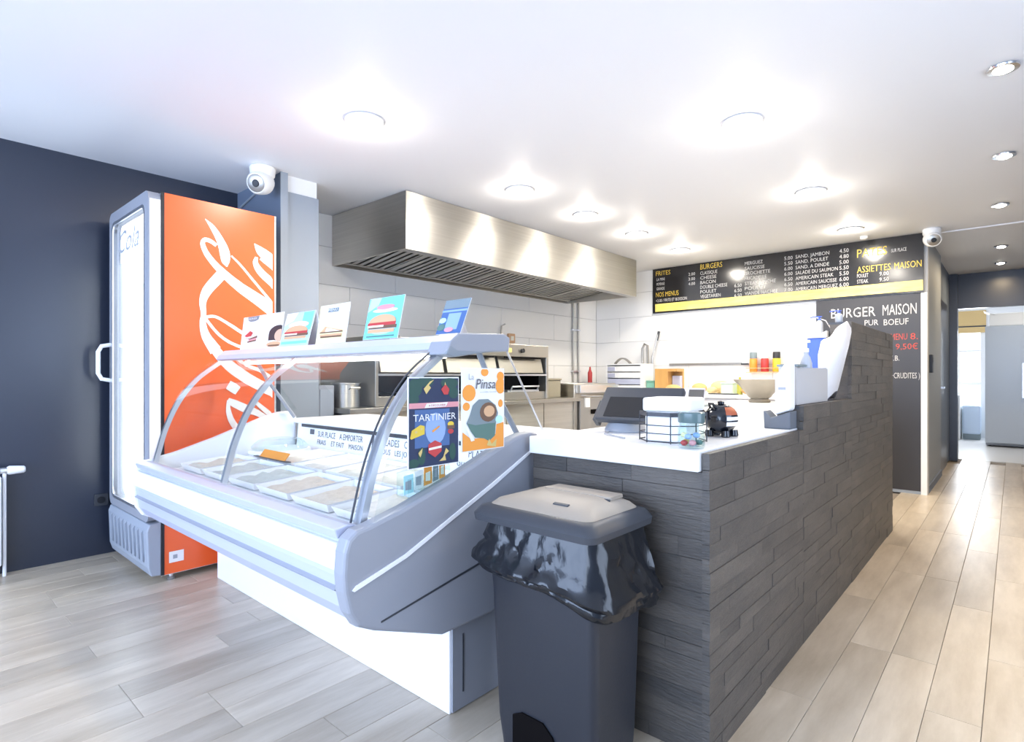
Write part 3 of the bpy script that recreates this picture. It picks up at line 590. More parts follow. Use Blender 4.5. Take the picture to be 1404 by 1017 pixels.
for i, (a, w) in enumerate((('MERGUEZ', .20), ('SAUCISSE', .22), ('BROCHETTE', .28), ('FRICADELLE', .24), ('STEAK HACHE', .34), ('POULET', .24), ('VIANDE HACHEE', .36))):
    T(ww, a, -2.335, 2.432 - i * .058, .038, w)
    if i > 3: T(ww, '6.50', -2.455, 2.420 - i * .058, .038, .085)
for i in range(7): T(ww, ('5.00', '5.50', '6.00', '6.00', '6.50', '6.50', '7.00')[i], -1.905, 2.432 - i * .058, .038, .085)
for i, (a, w) in enumerate((('SAND. JAMBON', .33), ('SAND. POULET', .32), ('SAND. A DINDE', .33), ('SALADE DU SAUMON', .41), ('AMERICAIN STEAK', .37), ('AMERICAIN SAUCISSE', .40), ('AMERICAIN MERGUEZ', .41))):
    T(ww, a, -1.79, 2.434 - i * .059, .038, w); T(ww, ('4.50', '4.80', '5.00', '5.50', '5.50', '6.00', '6.00')[i], -1.365, 2.434 - i * .059, .040, .085)
T(hw, 'PATES', -1.205, 2.362, .085, .26); T(ww, 'SUR PLACE', -.91, 2.375, .034, .125)
T(hw, 'ASSIETTES', -1.205, 2.205, .064, .29); T(hw, 'MAISON', -.885, 2.205, .064, .22)
for i in range(2):
    T(ww, ('POULET', 'STEAK')[i], -1.205, 2.155 - i * .058, .038, .10); T(ww, ('9.00', '9.50')[i], -1.01, 2.155 - i * .058, .038, .08)
hw.build('heading_lettering', M_head, mb, flatprint=True, kind='stuff'); ww.build('menu_lettering', M_chalkw, mb, flatprint=True, kind='stuff')
cbd = thing('chalkboard', (-1.12, 6.72, 0), 'tall dark grey chalkboard panel below the menu board with chalk writing', 'chalkboard')
B(-1.588, -.672, 6.712, 6.7325, .03, 1.953).build('panel', M_chalk, cbd)
B(-.671, -.622, 6.708, 6.7325, .0, 1.953).build('edge_strip', K['white'], cbd)
B(-1.588, -.672, 6.714, 6.7325, 0, .0299).build('foot_strip', M_grey, cbd)
yy = 6.7105; c1 = MB(); c2 = MB()
def TC(m, s, x, z, h, w): m.text(s, (x, yy, z), U, (-.0, 0, 1), h, w)
TC(c1, 'BURGER', -1.445, 1.755, .098, .40); TC(c1, 'MAISON', -.985, 1.755, .105, .28)
TC(c1, 'PUR', -1.14, 1.662, .056, .12); TC(c1, 'BOEUF', -.975, 1.655, .060, .205)
TC(c2, 'MENU', -.915, 1.505, .062, .135); TC(c2, '8.', -.755, 1.505, .062, .06); TC(c2, '9,50€', -.875, 1.410, .056, .18)
TC(c1, 'T.B.', -.93, 1.300, .050, .085); TC(c1, 'A+CRUDITES )', -.945, 1.125, .055, .265)
c1.build('chalk_lettering', M_chalkw, cbd, flatprint=True, kind='stuff'); c2.build('red_lettering', M_chalkr, cbd, flatprint=True, kind='stuff')

# ------------------------------------------------------------------ recessed ceiling lamps
def downlight(x, y, r, power, label, group, col=(1, .93, .82)):
    t = thing('downlight', (x, y, CZ - .012), label, 'ceiling light', group)
    MB().lathe([(r, .0118), (r + .018, .008), (r + .016, .001), (r - .004, .000), (r - .006, .0117)], (x, y, CZ - .012), 28).build('trim_ring', M_ceil if r > .05 else M_chrome, t, smooth=True)
    MB().lathe([(r - .006, .006), (r * .85, -.004), (r * .5, -.011), (.001, -.013)], (x, y, CZ - .012), 28).build('lit_disc', M_lampglow, t, smooth=True)
    l = bpy.data.lights.new('downlight_beam', 'AREA'); l.shape = 'DISK'; l.size = 2 * r; l.energy = power * (.84 if r > .05 else 1); l.color = col; l.spread = math.radians(170)
    o = bpy.data.objects.new('downlight_beam', l); COL.objects.link(o); o.location = (x, y, CZ - .02)
    if r > .05:
        l = bpy.data.lights.new('downlight_glow', 'POINT'); l.shadow_soft_size = .035; l.energy = power * .17; l.color = col
        o = bpy.data.objects.new('downlight_glow', l); COL.objects.link(o); o.location = (x, y, CZ - .062)
kp = [(-2.62, 1.75, 'nearest round lamp in the ceiling over the display case'), (-2.74, 3.17, 'round ceiling lamp in front of the hood, second along its row'), (-2.74, 4.03, 'round ceiling lamp in front of the hood, third along its row'), (-2.735, 4.90, 'round ceiling lamp in front of the hood, fourth along its row'), (-2.73, 5.84, 'round ceiling lamp at the far end of the hood, nearest the back wall'),
      (-1.10, 3.12, 'round ceiling lamp above the service counter, largest and nearest of its row'), (-1.134, 4.64, 'round ceiling lamp above the service counter, middle of its row'), (-1.15, 6.09, 'round ceiling lamp close in front of the menu board')]
for x, y, lb in kp: downlight(x, y, .085, KITCHEN_LAMP, lb, 'round kitchen ceiling lamps')
hp = [(-.036, 3.35, 'chrome-ringed spot in the passage ceiling, nearest of its row'), (-.044, 4.68, 'chrome-ringed spot in the passage ceiling, second of its row'), (-.08, 6.01, 'chrome-ringed spot just before the ceiling seam, third of its row'), (-.10, 7.94, 'chrome-ringed spot just past the ceiling seam, fourth of its row'), (-.12, 9.1, 'chrome-ringed spot close to the dark lintel, last of its row')]
for x, y, lb in hp: downlight(x, y, .042, HALL_LAMP, lb, 'passage ceiling spots', (1, .76, .46))
downlight(.2, 11.2, .06, 9, 'added ceiling lamp, unseen, lighting the back room', 'added back room lamps')  # lamp added out of view to light the back room
t = thing('smoke_detector', (-1.11, 6.5, CZ - .03), 'tiny white disc on the ceiling beside the lamp before the menu board', 'detector')
MB().lathe([(.035, .0295), (.035, .012), (.02, 0), (.001, 0)], (-1.11, 6.5, CZ - .03)).build('disc', K['white'], t, smooth=True)

# ------------------------------------------------------------------ security cameras
def dome(x, y, aim, s, label, zt=CZ):
    t = thing('security_camera', (x, y, zt - .14 * s), label, 'security camera', 'white security cameras')
    MB().lathe([(.055 * s, 0), (.060 * s, -.008), (.057 * s, -.04 * s), (.045 * s, -.055 * s)], (x, y, zt - .001)).build('mount', K['white'], t, smooth=True)
    c = Vector((x, y, zt - .075 * s)); d = Vector(aim).normalized()
    hm = MB(); P = []
    hm.tube([c - d * .05 * s, c - d * .035 * s, c, c + d * .05 * s, c + d * .065 * s], [.02 * s, .045 * s, .058 * s, .055 * s, .046 * s], 20).build('housing', K['white'], t, smooth=True)
    hm = MB().tube([c + d * .0655 * s, c + d * .069 * s], [.042 * s, .036 * s], 20).build('lens', M_steeld, t, smooth=True)
    MB().tube([c + d * .0691 * s, c + d * .072 * s], [.018 * s, .014 * s], 14).build('aperture', M_dark, hm)
dome(-3.72, 1.70, (.55, -.72, -.35), 1.35, 'white security camera at the ceiling above the orange fridge')
dome(-.575, 6.585, (.25, -.9, -.35), 1.25, 'white security camera at the right top corner of the menu board')
MB().tube([(-4.37, 1.812, 2.40), (-3.82, 1.812, 2.515)], .008, 6).build('cable_cover', M_grey, None, label='thin cable cover climbing the slate partition towards the camera', category='cable cover')

# ------------------------------------------------------------------ left wall: radiator with valve, socket
t = thing('radiator', (-4.33, 0, .06), 'white panel radiator with valve on the dark wall at the picture edge', 'radiator')
B(-4.37, -4.30, -.75, .475, .065, .575).build('panel', M_wplastic, t, bevel=.008)
rg = MB()
for i in range(24): rg.box(-4.302, -4.296, -.72 + i * .05, -.695 + i * .05, .09, .55)
rg.build('flutes', M_wplastic, t)
for y in (-.6, .35): B(-4.399, -4.37, y, y + .03, .2, .5).build('bracket', M_wplastic, t)
MB().tube([(-4.335, .47, .605), (-4.335, .50, .605)], .018, 14).build('valve_body', M_alu, t)
MB().tube([(-4.335, .50, .605), (-4.335, .51, .605), (-4.335, .575, .603), (-4.335, .582, .603)], [.020, .026, .021, .014], 16).build('valve_head', M_wplastic, t, smooth=True)
MB().tube([(-4.335, .49, .60), (-4.335, .49, .0)], .009).build('feed_pipe', M_wplastic, t)
t = thing('wall_socket', (-4.39, .96, .31), 'dark socket plate low on the navy wall beside the fridge', 'socket')
sk = MB().prism(rrect(.925, 1.0, .315, .39, .008), 'x', -4.3995, -4.388).build('plate', M_char, t)
MB().cyl((-4.388, .962, .352), (-4.386, .962, .352), .022).build('well', M_dark, sk)
# ------------------------------------------------------------------ folded cards on the canopy
def card(x0, x1, y, z0, h, label, art, lean=.25, shear=0, yaw=0, name='tent_card', col='white', back=True):
    """tent card: front leaf leaning back; art(m, w, h) draws on it in (u,v)"""
    t = thing(name, ((x0 + x1) / 2, y, z0), label, 'card', 'cards on the canopy')
    Uv = Vector((math.cos(yaw), math.sin(yaw), 0)); nb = Vector((-math.sin(yaw), math.cos(yaw), 0))
    Vv = (Vector((0, 0, 1)) * math.cos(lean) + nb * math.sin(lean)); Vv = (Vv + Uv * shear)
    O = Vector((x0, y, z0)); w = (x1 - x0) / math.cos(yaw); nn = Uv.cross(Vv).normalized()
    m = MB(); q = [O, O + Uv * w, O + Uv * w + Vv * h, O + Vv * h]
    m.add([p for p in q] + [p - nn * .002 for p in q], [(0, 1, 2, 3), (7, 6, 5, 4), (0, 4, 5, 1), (1, 5, 6, 2), (2, 6, 7, 3), (3, 7, 4, 0)])
    m.build('front_leaf', K[col], t)
    if not back:
        p = O + Uv * w * .5 + Vv * h * .7
        foot = Vector((p.x, p.y, z0)) + nb * .045; s1 = Uv * w * .12
        q = [p - s1, p + s1, foot + s1, foot - s1]
        MB().add(q + [v + nb * .002 for v in q], [(0, 1, 2, 3), (7, 6, 5, 4), (0, 4, 5, 1), (1, 5, 6, 2), (2, 6, 7, 3), (3, 7, 4, 0)]).build('easel_foot', K['white'], t)
    if back:
        top = O + Vv * h; V2 = Vector((0, 0, -1)) * math.cos(lean) + nb * math.sin(lean); hh = (top.z - z0) / math.cos(lean)
        q = [top, top + Uv * w, top + Uv * w + V2 * hh, top + V2 * hh]
        MB().add([p for p in q] + [p - nn * .0015 for p in q], [(3, 2, 1, 0), (4, 5, 6, 7), (0, 1, 5, 4), (1, 2, 6, 5), (2, 3, 7, 6), (3, 0, 4, 7)]).build('back_leaf', K['white'], t)
    keys = []
    m = MB(); cnt_ = [0]
    def P(pts, k, lift=1):
        if k not in keys: keys.append(k)
        cnt_[0] += 1
        m.poly([(min(max(a, .005), .995) * w, min(max(b, .005), .995) * h) for a, b in pts], O + nn * (.0006 * lift + .00004 * cnt_[0]), Uv, Vv, keys.index(k))
    def TX(s, a, b, hh, ww, k, lift=3, shear=0):
        if k not in keys: keys.append(k)
        m.text(s, O + Uv * a * w + Vv * b * h + nn * (.0006 * lift + .002), Uv, Vv.normalized(), hh * h, ww * w, keys.index(k), shear)
    art(P, TX); m.build('print', [K[k] for k in keys], t, flatprint=True)
    return t
def ell(cx, cy, rx, ry, n=16, a0=0, a1=360): return [(cx + rx * math.cos(math.radians(a0 + (a1 - a0) * i / (n - (a1 - a0 != 360)))), cy + ry * math.sin(math.radians(a0 + (a1 - a0) * i / (n - (a1 - a0 != 360))))) for i in range(n)]
def rect(a, b, c, d): return [(a, b), (c, b), (c, d), (a, d)]
def burger(P, cx, cy, s, sy, L=2):
    P(ell(cx, cy + .10 * sy, .33 * s, .20 * sy, 12, 0, 180), 'bun', L); P(rect(cx - .35 * s, cy + .02 * sy, cx + .33 * s, cy + .10 * sy), 'red', L); P(rect(cx - .32 * s, cy - .06 * sy, cx + .36 * s, cy + .02 * sy), 'brown', L)
    P(rect(cx - .34 * s, cy - .02 * sy, cx + .05 * s, cy + .03 * sy), 'cream', L + 1); P(rect(cx - .32 * s, cy - .16 * sy, cx + .32 * s, cy - .07 * sy), 'bun', L)
def art_a(P, TX):
    P(rect(.50, .0, 1, .86), 'cream'); P([(.12, 1), (.42, 1), (.40, .88), (.32, .84), (.20, .84), (.14, .88)], 'grey', 2); TX('BURGER', .17, .90, .05, .2, 'white')
    P([(.08, .42), (.22, .56), (.30, .50), (.26, .40), (.14, .38)], 'red', 2); P([(.06, .38), (.22, .33), (.42, .40), (.42, .34), (.24, .30)], 'brown', 3); P(rect(.20, .26, .40, .33), 'pink', 2); P([(.18, .20), (.40, .24), (.40, .28), (.18, .25)], 'brown', 3)
    P(ell(.92, .42, .22, .22, 18), 'blk', 2); P(rect(.70, .22, .86, .40), 'blk', 2); P(ell(.97, .34, .13, .18, 16), 'skin', 3); P(ell(.84, .10, .17, .08), 'bun', 3); P(rect(.72, .05, .97, .09), 'brown', 4)
card(-3.35, -2.86, 1.40, 1.298, .19, 'wide white flyer with a pastry picture and a dark-haired face', art_a, .12, back=False, name='flyer')
def art_b(P, TX):
    P(rect(0, 0, 1, 1), 'tealp'); P([(.0, .62), (.3, .75), (.42, 1), (0, 1)], 'white', 2); P(rect(.62, .45, .96, .98), 'teal', 2); P(ell(.52, .62, .36, .10), 'white', 3); burger(P, .5, .34, 1.2, .85, 4); P(rect(.05, .06, .95, .14), 'teal', 3)
card(-2.82, -2.535, 1.375, 1.298, .178, 'pale blue tent card with a burger, second from the fridge', art_b, .26)
def art_c(P, TX):
    P(rect(0, 0, 1, 1), 'yel'); P(rect(.05, .45, .62, .97), 'cream', 2); P(ell(.5, .88, .28, .10), 'white', 3); P(rect(.30, .80, .66, .90), 'grey', 4); TX('MENU', .33, .82, .06, .3, 'white', 6)
    P([(.14, .30), (.28, .44), (.42, .40), (.86, .32), (.86, .28), (.14, .28)], 'bun', 4); P([(.30, .30), (.34, .40), (.62, .34), (.80, .30)], 'cream', 5); P(rect(.12, .27, .88, .30), 'brown', 5); P(rect(.16, .15, .86, .19), 'brown', 5); P(rect(.14, .19, .86, .24), 'bun', 5)
card(-2.47, -2.215, 1.38, 1.298, .185, 'cream and yellow card with a sandwich picture, middle of the canopy', art_c, .16, back=False, name='display_card')
def art_d(P, TX):
    P(rect(0, 0, 1, 1), 'teal'); P([(.0, .66), (.30, .82), (.36, 1), (.05, 1)], 'tealp', 2); P(ell(.52, .76, .26, .06), 'pink', 4); P(ell(.52, .68, .36, .05), 'white', 3); P(ell(.5, .30, .42, .20), 'tealp', 2); burger(P, .5, .30, 1.18, .95, 4); P(rect(.1, .05, .9, .08), 'dgreen', 3)
card(-2.025, -1.79, 1.345, 1.298, .172, 'turquoise card with a big burger, beside the taupe box', art_d, .15, .10, back=False, name='display_card')
def art_e(P, TX):
    P(rect(0, 0, 1, 1), 'blue'); P(rect(0, .74, 1, 1), 'grey', 2); P(rect(0, .64, 1, .70), 'lblue', 3); P(rect(.30, .12, .8, .6), 'lblue', 2); P(ell(.14, .40, .14, .08), 'tealp', 4); P(ell(.16, .2, .16, .1), 'dgreen', 4); P(ell(.5, .12, .18, .07), 'pink', 4)
card(-1.565, -1.435, 1.345, 1.298, .125, 'small dark blue card at the grey end of the canopy', art_e, .2, .26, back=False, name='display_card')
t = thing('brown_box', (-2.09, 1.47, 1.298), 'low taupe box lying on the canopy behind the turquoise card', 'box')
B(-2.20, -1.98, 1.46, 1.50, 1.2985, 1.325).build('tray', M_steeld, t)

# ------------------------------------------------------------------ posters on the end glass (plane facing the counter side)
def poster(x, y0, y1, z0, z1, label, art, name='poster', frame_=None):
    t = thing(name, (x, (y0 + y1) / 2, z0), label, 'poster')
    B(x, x + .003, y0, y1, z0, z1).build('sheet', K['white'], t)
    keys = []; m = MB(); cnt_ = [0]; w = y1 - y0; h = z1 - z0; O = Vector((x + .0032, y0, z0)); Uv = Vector((0, 1, 0)); Vv = Vector((0, 0, 1))
    def P(pts, k, lift=1):
        if k not in keys: keys.append(k)
        cnt_[0] += 1
        m.poly([(min(max(a, .015), .985) * w, min(max(b, .01), .988) * h) for a, b in pts], O + Vector((.0003 * lift + .00005 * cnt_[0], 0, 0)), Uv, Vv, keys.index(k))
    def TX(s, a, b, hh, ww, k, lift=3, shear=0):
        if k not in keys: keys.append(k)
        m.text(s, O + Uv * a * w + Vv * b * h + Vector((.0003 * lift + .002, 0, 0)), Uv, Vv, hh * h, ww * w, keys.index(k), shear)
    art(P, TX); m.build('print', [K[k] for k in keys], t, flatprint=True)
def art_dark(P, TX):
    P(rect(.015, .01, .985, .985), 'navy'); P(rect(.12, .22, .80, .64), 'blue', 2); P(ell(.52, .42, .20, .18), 'lblue', 2.4)
    for c, d, a, b in ((.12, .88, .14, .10), (.32, .95, .16, .06), (.80, .93, .18, .06), (.88, .82, .10, .07), (.10, .76, .10, .06), (.25, .13, .07, .10), (.86, .14, .07, .10), (.10, .06, .10, .05)): P(ell(c, d, a, b), 'green', 2.6)
    P(rect(.015, .655, .985, .715), 'pink', 3); P([(.30, .658), (.72, .665), (.76, .712), (.34, .706)], 'white', 4); TX('A DECOUVRIR', .37, .672, .022, .34, 'red', 5)
    TX('TARTINIER', .08, .515, .075, .84, 'white', 5)
    P([(.03, .34), (.06, .42), (.22, .475), (.30, .46), (.30, .37), (.05, .325)], 'cheese', 4); P(ell(.14, .40, .025, .014), 'fry', 5); P(ell(.24, .43, .02, .012), 'fry', 5)
    P(ell(.82, .46, .065, .03), 'cheese', 4); P(rect(.75, .405, .90, .445), 'brown', 4); P(ell(.82, .375, .06, .028), 'red', 4); P([(.46, .38), (.60, .44), (.58, .45), (.44, .40)], 'orange', 4)
    P([(.37, .25), (.50, .29), (.63, .25), (.63, .16), (.50, .10), (.37, .16)], 'red', 4); P([(.38, .185), (.63, .20), (.63, .225), (.38, .21)], 'white', 5)
    P([(.62, .86), (.68, .80), (.76, .80), (.79, .86), (.71, .92)], 'red', 4); P([(.69, .91), (.70, .945), (.72, .91)], 'fry', 5)
    for pts in ([(.28, .87), (.40, .95), (.48, .97), (.38, .91), (.42, .88), (.33, .81)], [(.18, .17), (.26, .22), (.25, .17), (.22, .12), (.19, .15)], [(.58, .05), (.66, .09), (.72, .19), (.78, .15), (.70, .11), (.72, .05)]): P(pts, 'fry', 4)
poster(-1.3645, 1.062, 1.270, .866, 1.146, 'dark blue poster with chips, cheese and white title on the end glass', art_dark)
def art_pale(P, TX):
    for c, d, a, b in ((.52, .95, .09, .05), (.16, .70, .15, .10), (.10, .54, .08, .05), (.90, .90, .09, .06), (.90, .78, .12, .10), (.90, .56, .06, .05)): P(ell(c, d, a, b), 'orange', 2)
    P([(.0, 0), (.98, .0), (.98, .16), (.98, .32), (.80, .30), (.78, .18), (.55, .15), (.2, .15), (.0, .24)], 'orange', 2)
    P([(.10, .34), (.18, .44), (.24, .55), (.38, .62), (.60, .62), (.78, .54), (.84, .44), (.78, .30), (.76, .16), (.62, .10), (.50, .14), (.30, .16), (.20, .24)], 'grey', 3); P([(.12, .34), (.30, .31), (.60, .32), (.78, .32), (.76, .16), (.62, .10), (.50, .14), (.30, .16), (.20, .24)], 'dgreen', 4)
    P(ell(.60, .46, .20, .12), 'brown', 5); P(ell(.62, .47, .13, .07), 'bun', 6); P([(.56, .05), (.62, .13), (.68, .06), (.80, .12), (.78, .02)], 'fry', 5); P([(.08, .28), (.14, .28), (.28, .13), (.20, .12)], 'white', 6); P(ell(.86, .36, .09, .05), 'tealp', 5)
    TX('La', .14, .86, .07, .12, 'inkg', 6); TX('Pinsa', .30, .75, .12, .46, 'ink', 6, .2); TX('nouvelle recette', .40, .70, .02, .38, 'inkg', 6)
K['ink'] = M_ink; K['inkg'] = M_inkg
poster(-1.3640, 1.282, 1.490, .896, 1.176, 'white and orange poster with a large round dish on the end glass', art_pale)
t = thing('leaflet_holder', (-1.40, 1.19, .80), 'clear leaflet holder below the dark blue poster', 'leaflet holder')
MB().prism([(1.07, .775), (1.235, .818), (1.235, .822), (1.07, .780)], 'x', -1.426, -1.374).build('base', M_clear, t)
MB().prism([(1.07, .78), (1.24, .823), (1.24, .86), (1.07, .835)], 'x', -1.373, -1.371).build('front_plate', M_clear, t)
MB().prism([(1.07, .78), (1.24, .823), (1.24, .87), (1.07, .85)], 'x', -1.428, -1.426).build('back_plate', M_clear, t)
for i, (a, b, k, lb) in enumerate(((1.075, 1.112, 'tealp', 'pale teal leaflet, first in the clear holder from the front glass'), (1.114, 1.148, 'white', 'white leaflet between the teal and orange ones in the holder'), (1.150, 1.182, 'orange', 'wide orange leaflet in the clear holder'), (1.184, 1.206, 'grey', 'dark grey leaflet between two orange ones in the holder'), (1.208, 1.232, 'orange', 'narrow orange leaflet at the back end of the holder'))):
    t = thing('leaflet', (-1.40, (a + b) / 2, .79), lb, 'leaflet', 'leaflets in the holder')
    z = .782 + (a - 1.07) * .253
    lf = MB().prism([(a, z), (b, z + .005), (b, z + .062), (a, z + .058)], 'x', -1.400 + i * .003, -1.398 + i * .003).build('sheet', K[k], t)
    MB().poly([(.005, .014), (.026 * (b - a) / .034, .014), (.026 * (b - a) / .034, .044), (.005, .040)], (-1.3975 + i * .003, a, z), (0, 1, 0), (0, 0, 1)).build('print', M_inkg if k != 'orange' else K['cream'], t, flatprint=True)

# ------------------------------------------------------------------ things on the front worktop
WZ = .9255
t = thing('pos_terminal', (-1.12, 2.0, WZ), 'charcoal till screen leaning back on a round foot on the worktop', 'till screen')
MB().lathe([(.085, 0), (.088, .008), (.070, .035), (.045, .05), (.001, .05)], (-1.175, 2.02, WZ)).build('foot', M_gplastic2, t, smooth=True)
MB().obox((-1.165, 2.035, 1.0), (.07, .03, .11), Matrix.Rotation(-.35, 4, 'X')).build('stand', M_char, t, bevel=.006)
rot = Matrix.Rotation(.06, 4, 'Z') @ Matrix.Rotation(math.radians(-40), 4, 'X')
mon = MB().obox((-1.105, 2.0, 1.032), (.335, .030, .165), rot).build('bezel', M_char, t, bevel=.006)
off = rot.to_3x3() @ Vector((0, -.0155, -.020))
MB().obox(Vector((-1.10, 2.0, 1.032)) + off, (.27, .002, .098), rot).build('screen', flat('matt_black_screen', (.006, .006, .008), .7), mon)
MB().obox(Vector((-1.105, 2.0, 1.032)) + rot.to_3x3() @ Vector((-.172, .02, -.03)), (.02, .045, .10), rot).build('card_reader', M_char, mon, bevel=.003)
t = thing('till_cable', (-1.15, 1.80, WZ), 'thin grey cable lying on the worktop before the till', 'cable')
MB().tube([(-1.20, 1.93, WZ + .004), (-1.17, 1.85, WZ + .004), (-1.08, 1.79, WZ + .004), (-1.03, 1.76, WZ + .004)], .003, 6).build('lead', M_inkg, t)
bk = thing('wire_basket', (-.885, 1.835, WZ), 'eight-sided black wire basket holding a white box', 'basket')
oc = [(-.885 + .112 * math.cos(math.radians(22.5 + 45 * k)) * 1.0, 1.835 + .112 * math.sin(math.radians(22.5 + 45 * k))) for k in range(8)]
for z, r in ((.004, .0022), (.031, .0018), (.058, .0018)): MB().tube([(x, y, WZ + z) for x, y in oc + oc[:1]], r, 6).build('wire_ring', M_char, bk)
MB().ring([[(x, y, WZ + .088) for x, y in oc], [(x, y, WZ + .102) for x, y in oc], [(-.885 + (x + .885) * .97, 1.835 + (y - 1.835) * .97, WZ + .102) for x, y in oc], [(-.885 + (x + .885) * .97, 1.835 + (y - 1.835) * .97, WZ + .088) for x, y in oc], [(x, y, WZ + .088) for x, y in oc]], cap=False).build('rim_band', M_char, bk)
for i, (x, y) in enumerate(oc):
    MB().tube([(x, y, WZ), (x, y, WZ + .10)], .0022, 6).build('upright', M_char, bk)
t = thing('white_box', (-.885, 1.835, WZ), 'white cardboard box standing inside the wire basket', 'box')
rz = Matrix.Rotation(.12, 4, 'Z')
MB().obox((-.885, 1.835, WZ + .0525), (.142, .142, .10), rz).build('carton', K['white'], t, bevel=.003)
MB().obox((-.880, 1.835, WZ + .127), (.165, .165, .046), rz).build('lid', K['white'], t, bevel=.008)
t = thing('glass_jar', (-.752, 1.690, WZ), 'clear glass jar of wrapped sweets beside the wire basket', 'jar')
MB().lathe([(.036, 0), (.041, .006), (.041, .062), (.037, .068), (.037, .078), (.034, .078), (.034, .068), (.038, .060), (.038, .008)], (-.752, 1.690, WZ)).build('body', M_clear, t, smooth=True)
MB().lathe([(.040, .079), (.041, .083), (.041, .108), (.037, .112), (.001, .112)], (-.752, 1.690, WZ)).build('lid', flat('sage_glass_lid', (.10, .15, .15), .2), t, smooth=True)
for i, (dx, dy, dz, k) in enumerate(((-.016, -.018, .016, 'red'), (.012, -.02, .018, 'pink'), (0, .01, .014, 'lblue'), (-.02, .006, .018, 'fry'), (.02, .01, .018, 'dgreen'), (-.018, -.012, .040, 'yel'), (.015, .002, .040, 'lblue'), (-.003, -.018, .036, 'lblue'))):
    o = MB().ball((-.752 + dx, 1.690 + dy, WZ + dz), .012, .010, .009, 10, 6).build('sweet', K[k], None, smooth=True, label=['red sweet low at the front of the glass jar', 'pink sweet low at the front right of the jar', 'blue sweet at the bottom centre of the jar', 'tan sweet at the bottom left of the jar', 'green sweet at the bottom right of the jar', 'yellow sweet high on the left in the jar', 'blue sweet high on the right in the jar', 'blue sweet high at the front of the jar'][i], category='sweet', group='sweets in the glass jar')
t = thing('black_ornament', (-.815, 2.09, WZ), 'glossy black round ornament with orange and white side print beside the jar', 'ornament')
M_gb = mat('glossy_black_glaze', (.008, .010, .016), .12, spec=.7)
MB().ball((-.815, 2.09, WZ + .066), .060, .066, .056, 24, 14).build('body', M_gb, t, smooth=True)
for dx, dy in ((-.032, -.03), (.03, -.034), (-.03, .03), (.036, .03)): MB().lathe([(.014, 0), (.017, .004), (.014, .024)], (-.815 + dx, 2.09 + dy, WZ)).build('foot', M_gb, t, smooth=True)
MB().tube([(-.870, 2.07, WZ + .075), (-.892, 2.06, WZ + .09), (-.900, 2.055, WZ + .118)], [.020, .020, .017], 14).build('snout', M_gb, t, smooth=True)
MB().tube([(-.838, 2.045, WZ + .106), (-.838, 2.035, WZ + .122), (-.822, 2.030, WZ + .122), (-.818, 2.045, WZ + .108)], .005, 8).build('loop', M_gb, t, smooth=True)
MB().lathe([(.012, .0), (.013, .008), (.001, .010)], (-.812, 2.08, WZ + .121)).build('knob', M_gb, t, smooth=True)
def patch(a0, a1, z0, z1, m_, name):
    g = []; n = 6
    for b in range(n + 1):
        for a in range(n + 1):
            th = math.radians(a0 + (a1 - a0) * a / n); ph_ = math.radians(z0 + (z1 - z0) * b / n)
            g.append((-.815 + .0607 * math.cos(ph_) * math.cos(th), 2.09 + .0667 * math.cos(ph_) * math.sin(th), WZ + .066 + .0567 * math.sin(ph_)))
    MB().add(g, [(b * (n + 1) + a, b * (n + 1) + a + 1, (b + 1) * (n + 1) + a + 1, (b + 1) * (n + 1) + a) for b in range(n) for a in range(n)]).build(name, m_, t, smooth=True)
patch(-50, 5, 16, 50, flat('dark_orange_print', (.42, .10, .04)), 'orange_patch'); patch(-48, 8, -4, 9, K['white'], 'white_patch'); patch(-48, 8, -26, -10, K['white'], 'white_patch')
t = thing('card_terminal', (-1.755, 4.0, .93), 'small dark screen on a pale stand behind the white box', 'terminal')
B(-1.84, -1.67, 3.97, 4.08, .925, .94).build('base', K['grey'], t)
MB().obox((-1.765, 4.01, 1.0), (.16, .02, .12), Matrix.Rotation(-.3, 4, 'X')).build('frame', M_lav, t, bevel=.004)
MB().obox((-1.745, 3.998, 1.0), (.115, .004, .10), Matrix.Rotation(-.3, 4, 'X')).build('screen', M_char, t)

# ------------------------------------------------------------------ raised end of the counter: tubs, bottles, bag
t = thing('letter_tray', (-.80, 2.60, WZ), 'slate grey angled tray under the white dispenser on the worktop', 'tray')
MB().prism([(-.803, WZ), (-.698, WZ), (-.698, WZ + .075), (-.775, WZ + .045), (-.806, WZ + .075)], 'y', 2.535, 2.63).build('tray', flat('slate_grey_plastic', (.13, .145, .17)), t, bevel=.003)
t = thing('napkin_dispenser', (-.79, 2.56, WZ + .03), 'white rounded dispenser standing in the slate tray', 'dispenser')
MB().prism([(-.764, .980), (-.702, 1.004), (-.702, 1.205), (-.728, 1.20), (-.746, 1.165), (-.764, 1.155)], 'y', 2.545, 2.628).build('housing', K['white'], t, bevel=.012, seg=3)
MB().poly([(0, 0), (.03, 0), (.03, .012), (0, .012)], (-.748, 2.5445, 1.09), (1, 0, 0), (0, 0, 1)).build('logo', M_inkg, t, flatprint=True)
t = thing('white_crate', (-.735, 3.0, 1.022), 'large white open crate on the raised slate ledge', 'crate')
MB().box(-.780, -.705, 2.66, 3.20, 1.0225, 1.03).box(-.780, -.775, 2.66, 3.20, 1.03, 1.20).box(-.71, -.705, 2.66, 3.20, 1.03, 1.185).box(-.775, -.71, 2.66, 2.665, 1.03, 1.20).box(-.775, -.71, 3.195, 3.20, 1.03, 1.19).build('walls', flat('light_grey_card', (.50, .50, .51)), t)
MB().box(-.786, -.70, 2.652, 2.80, 1.19, 1.20).build('rim', K['grey'], t)
M_pet = mat('translucent_white_plastic', (.42, .44, .47), .3)
M_bluec = mat('royal_blue_plastic', (.055, .12, .52), .35)
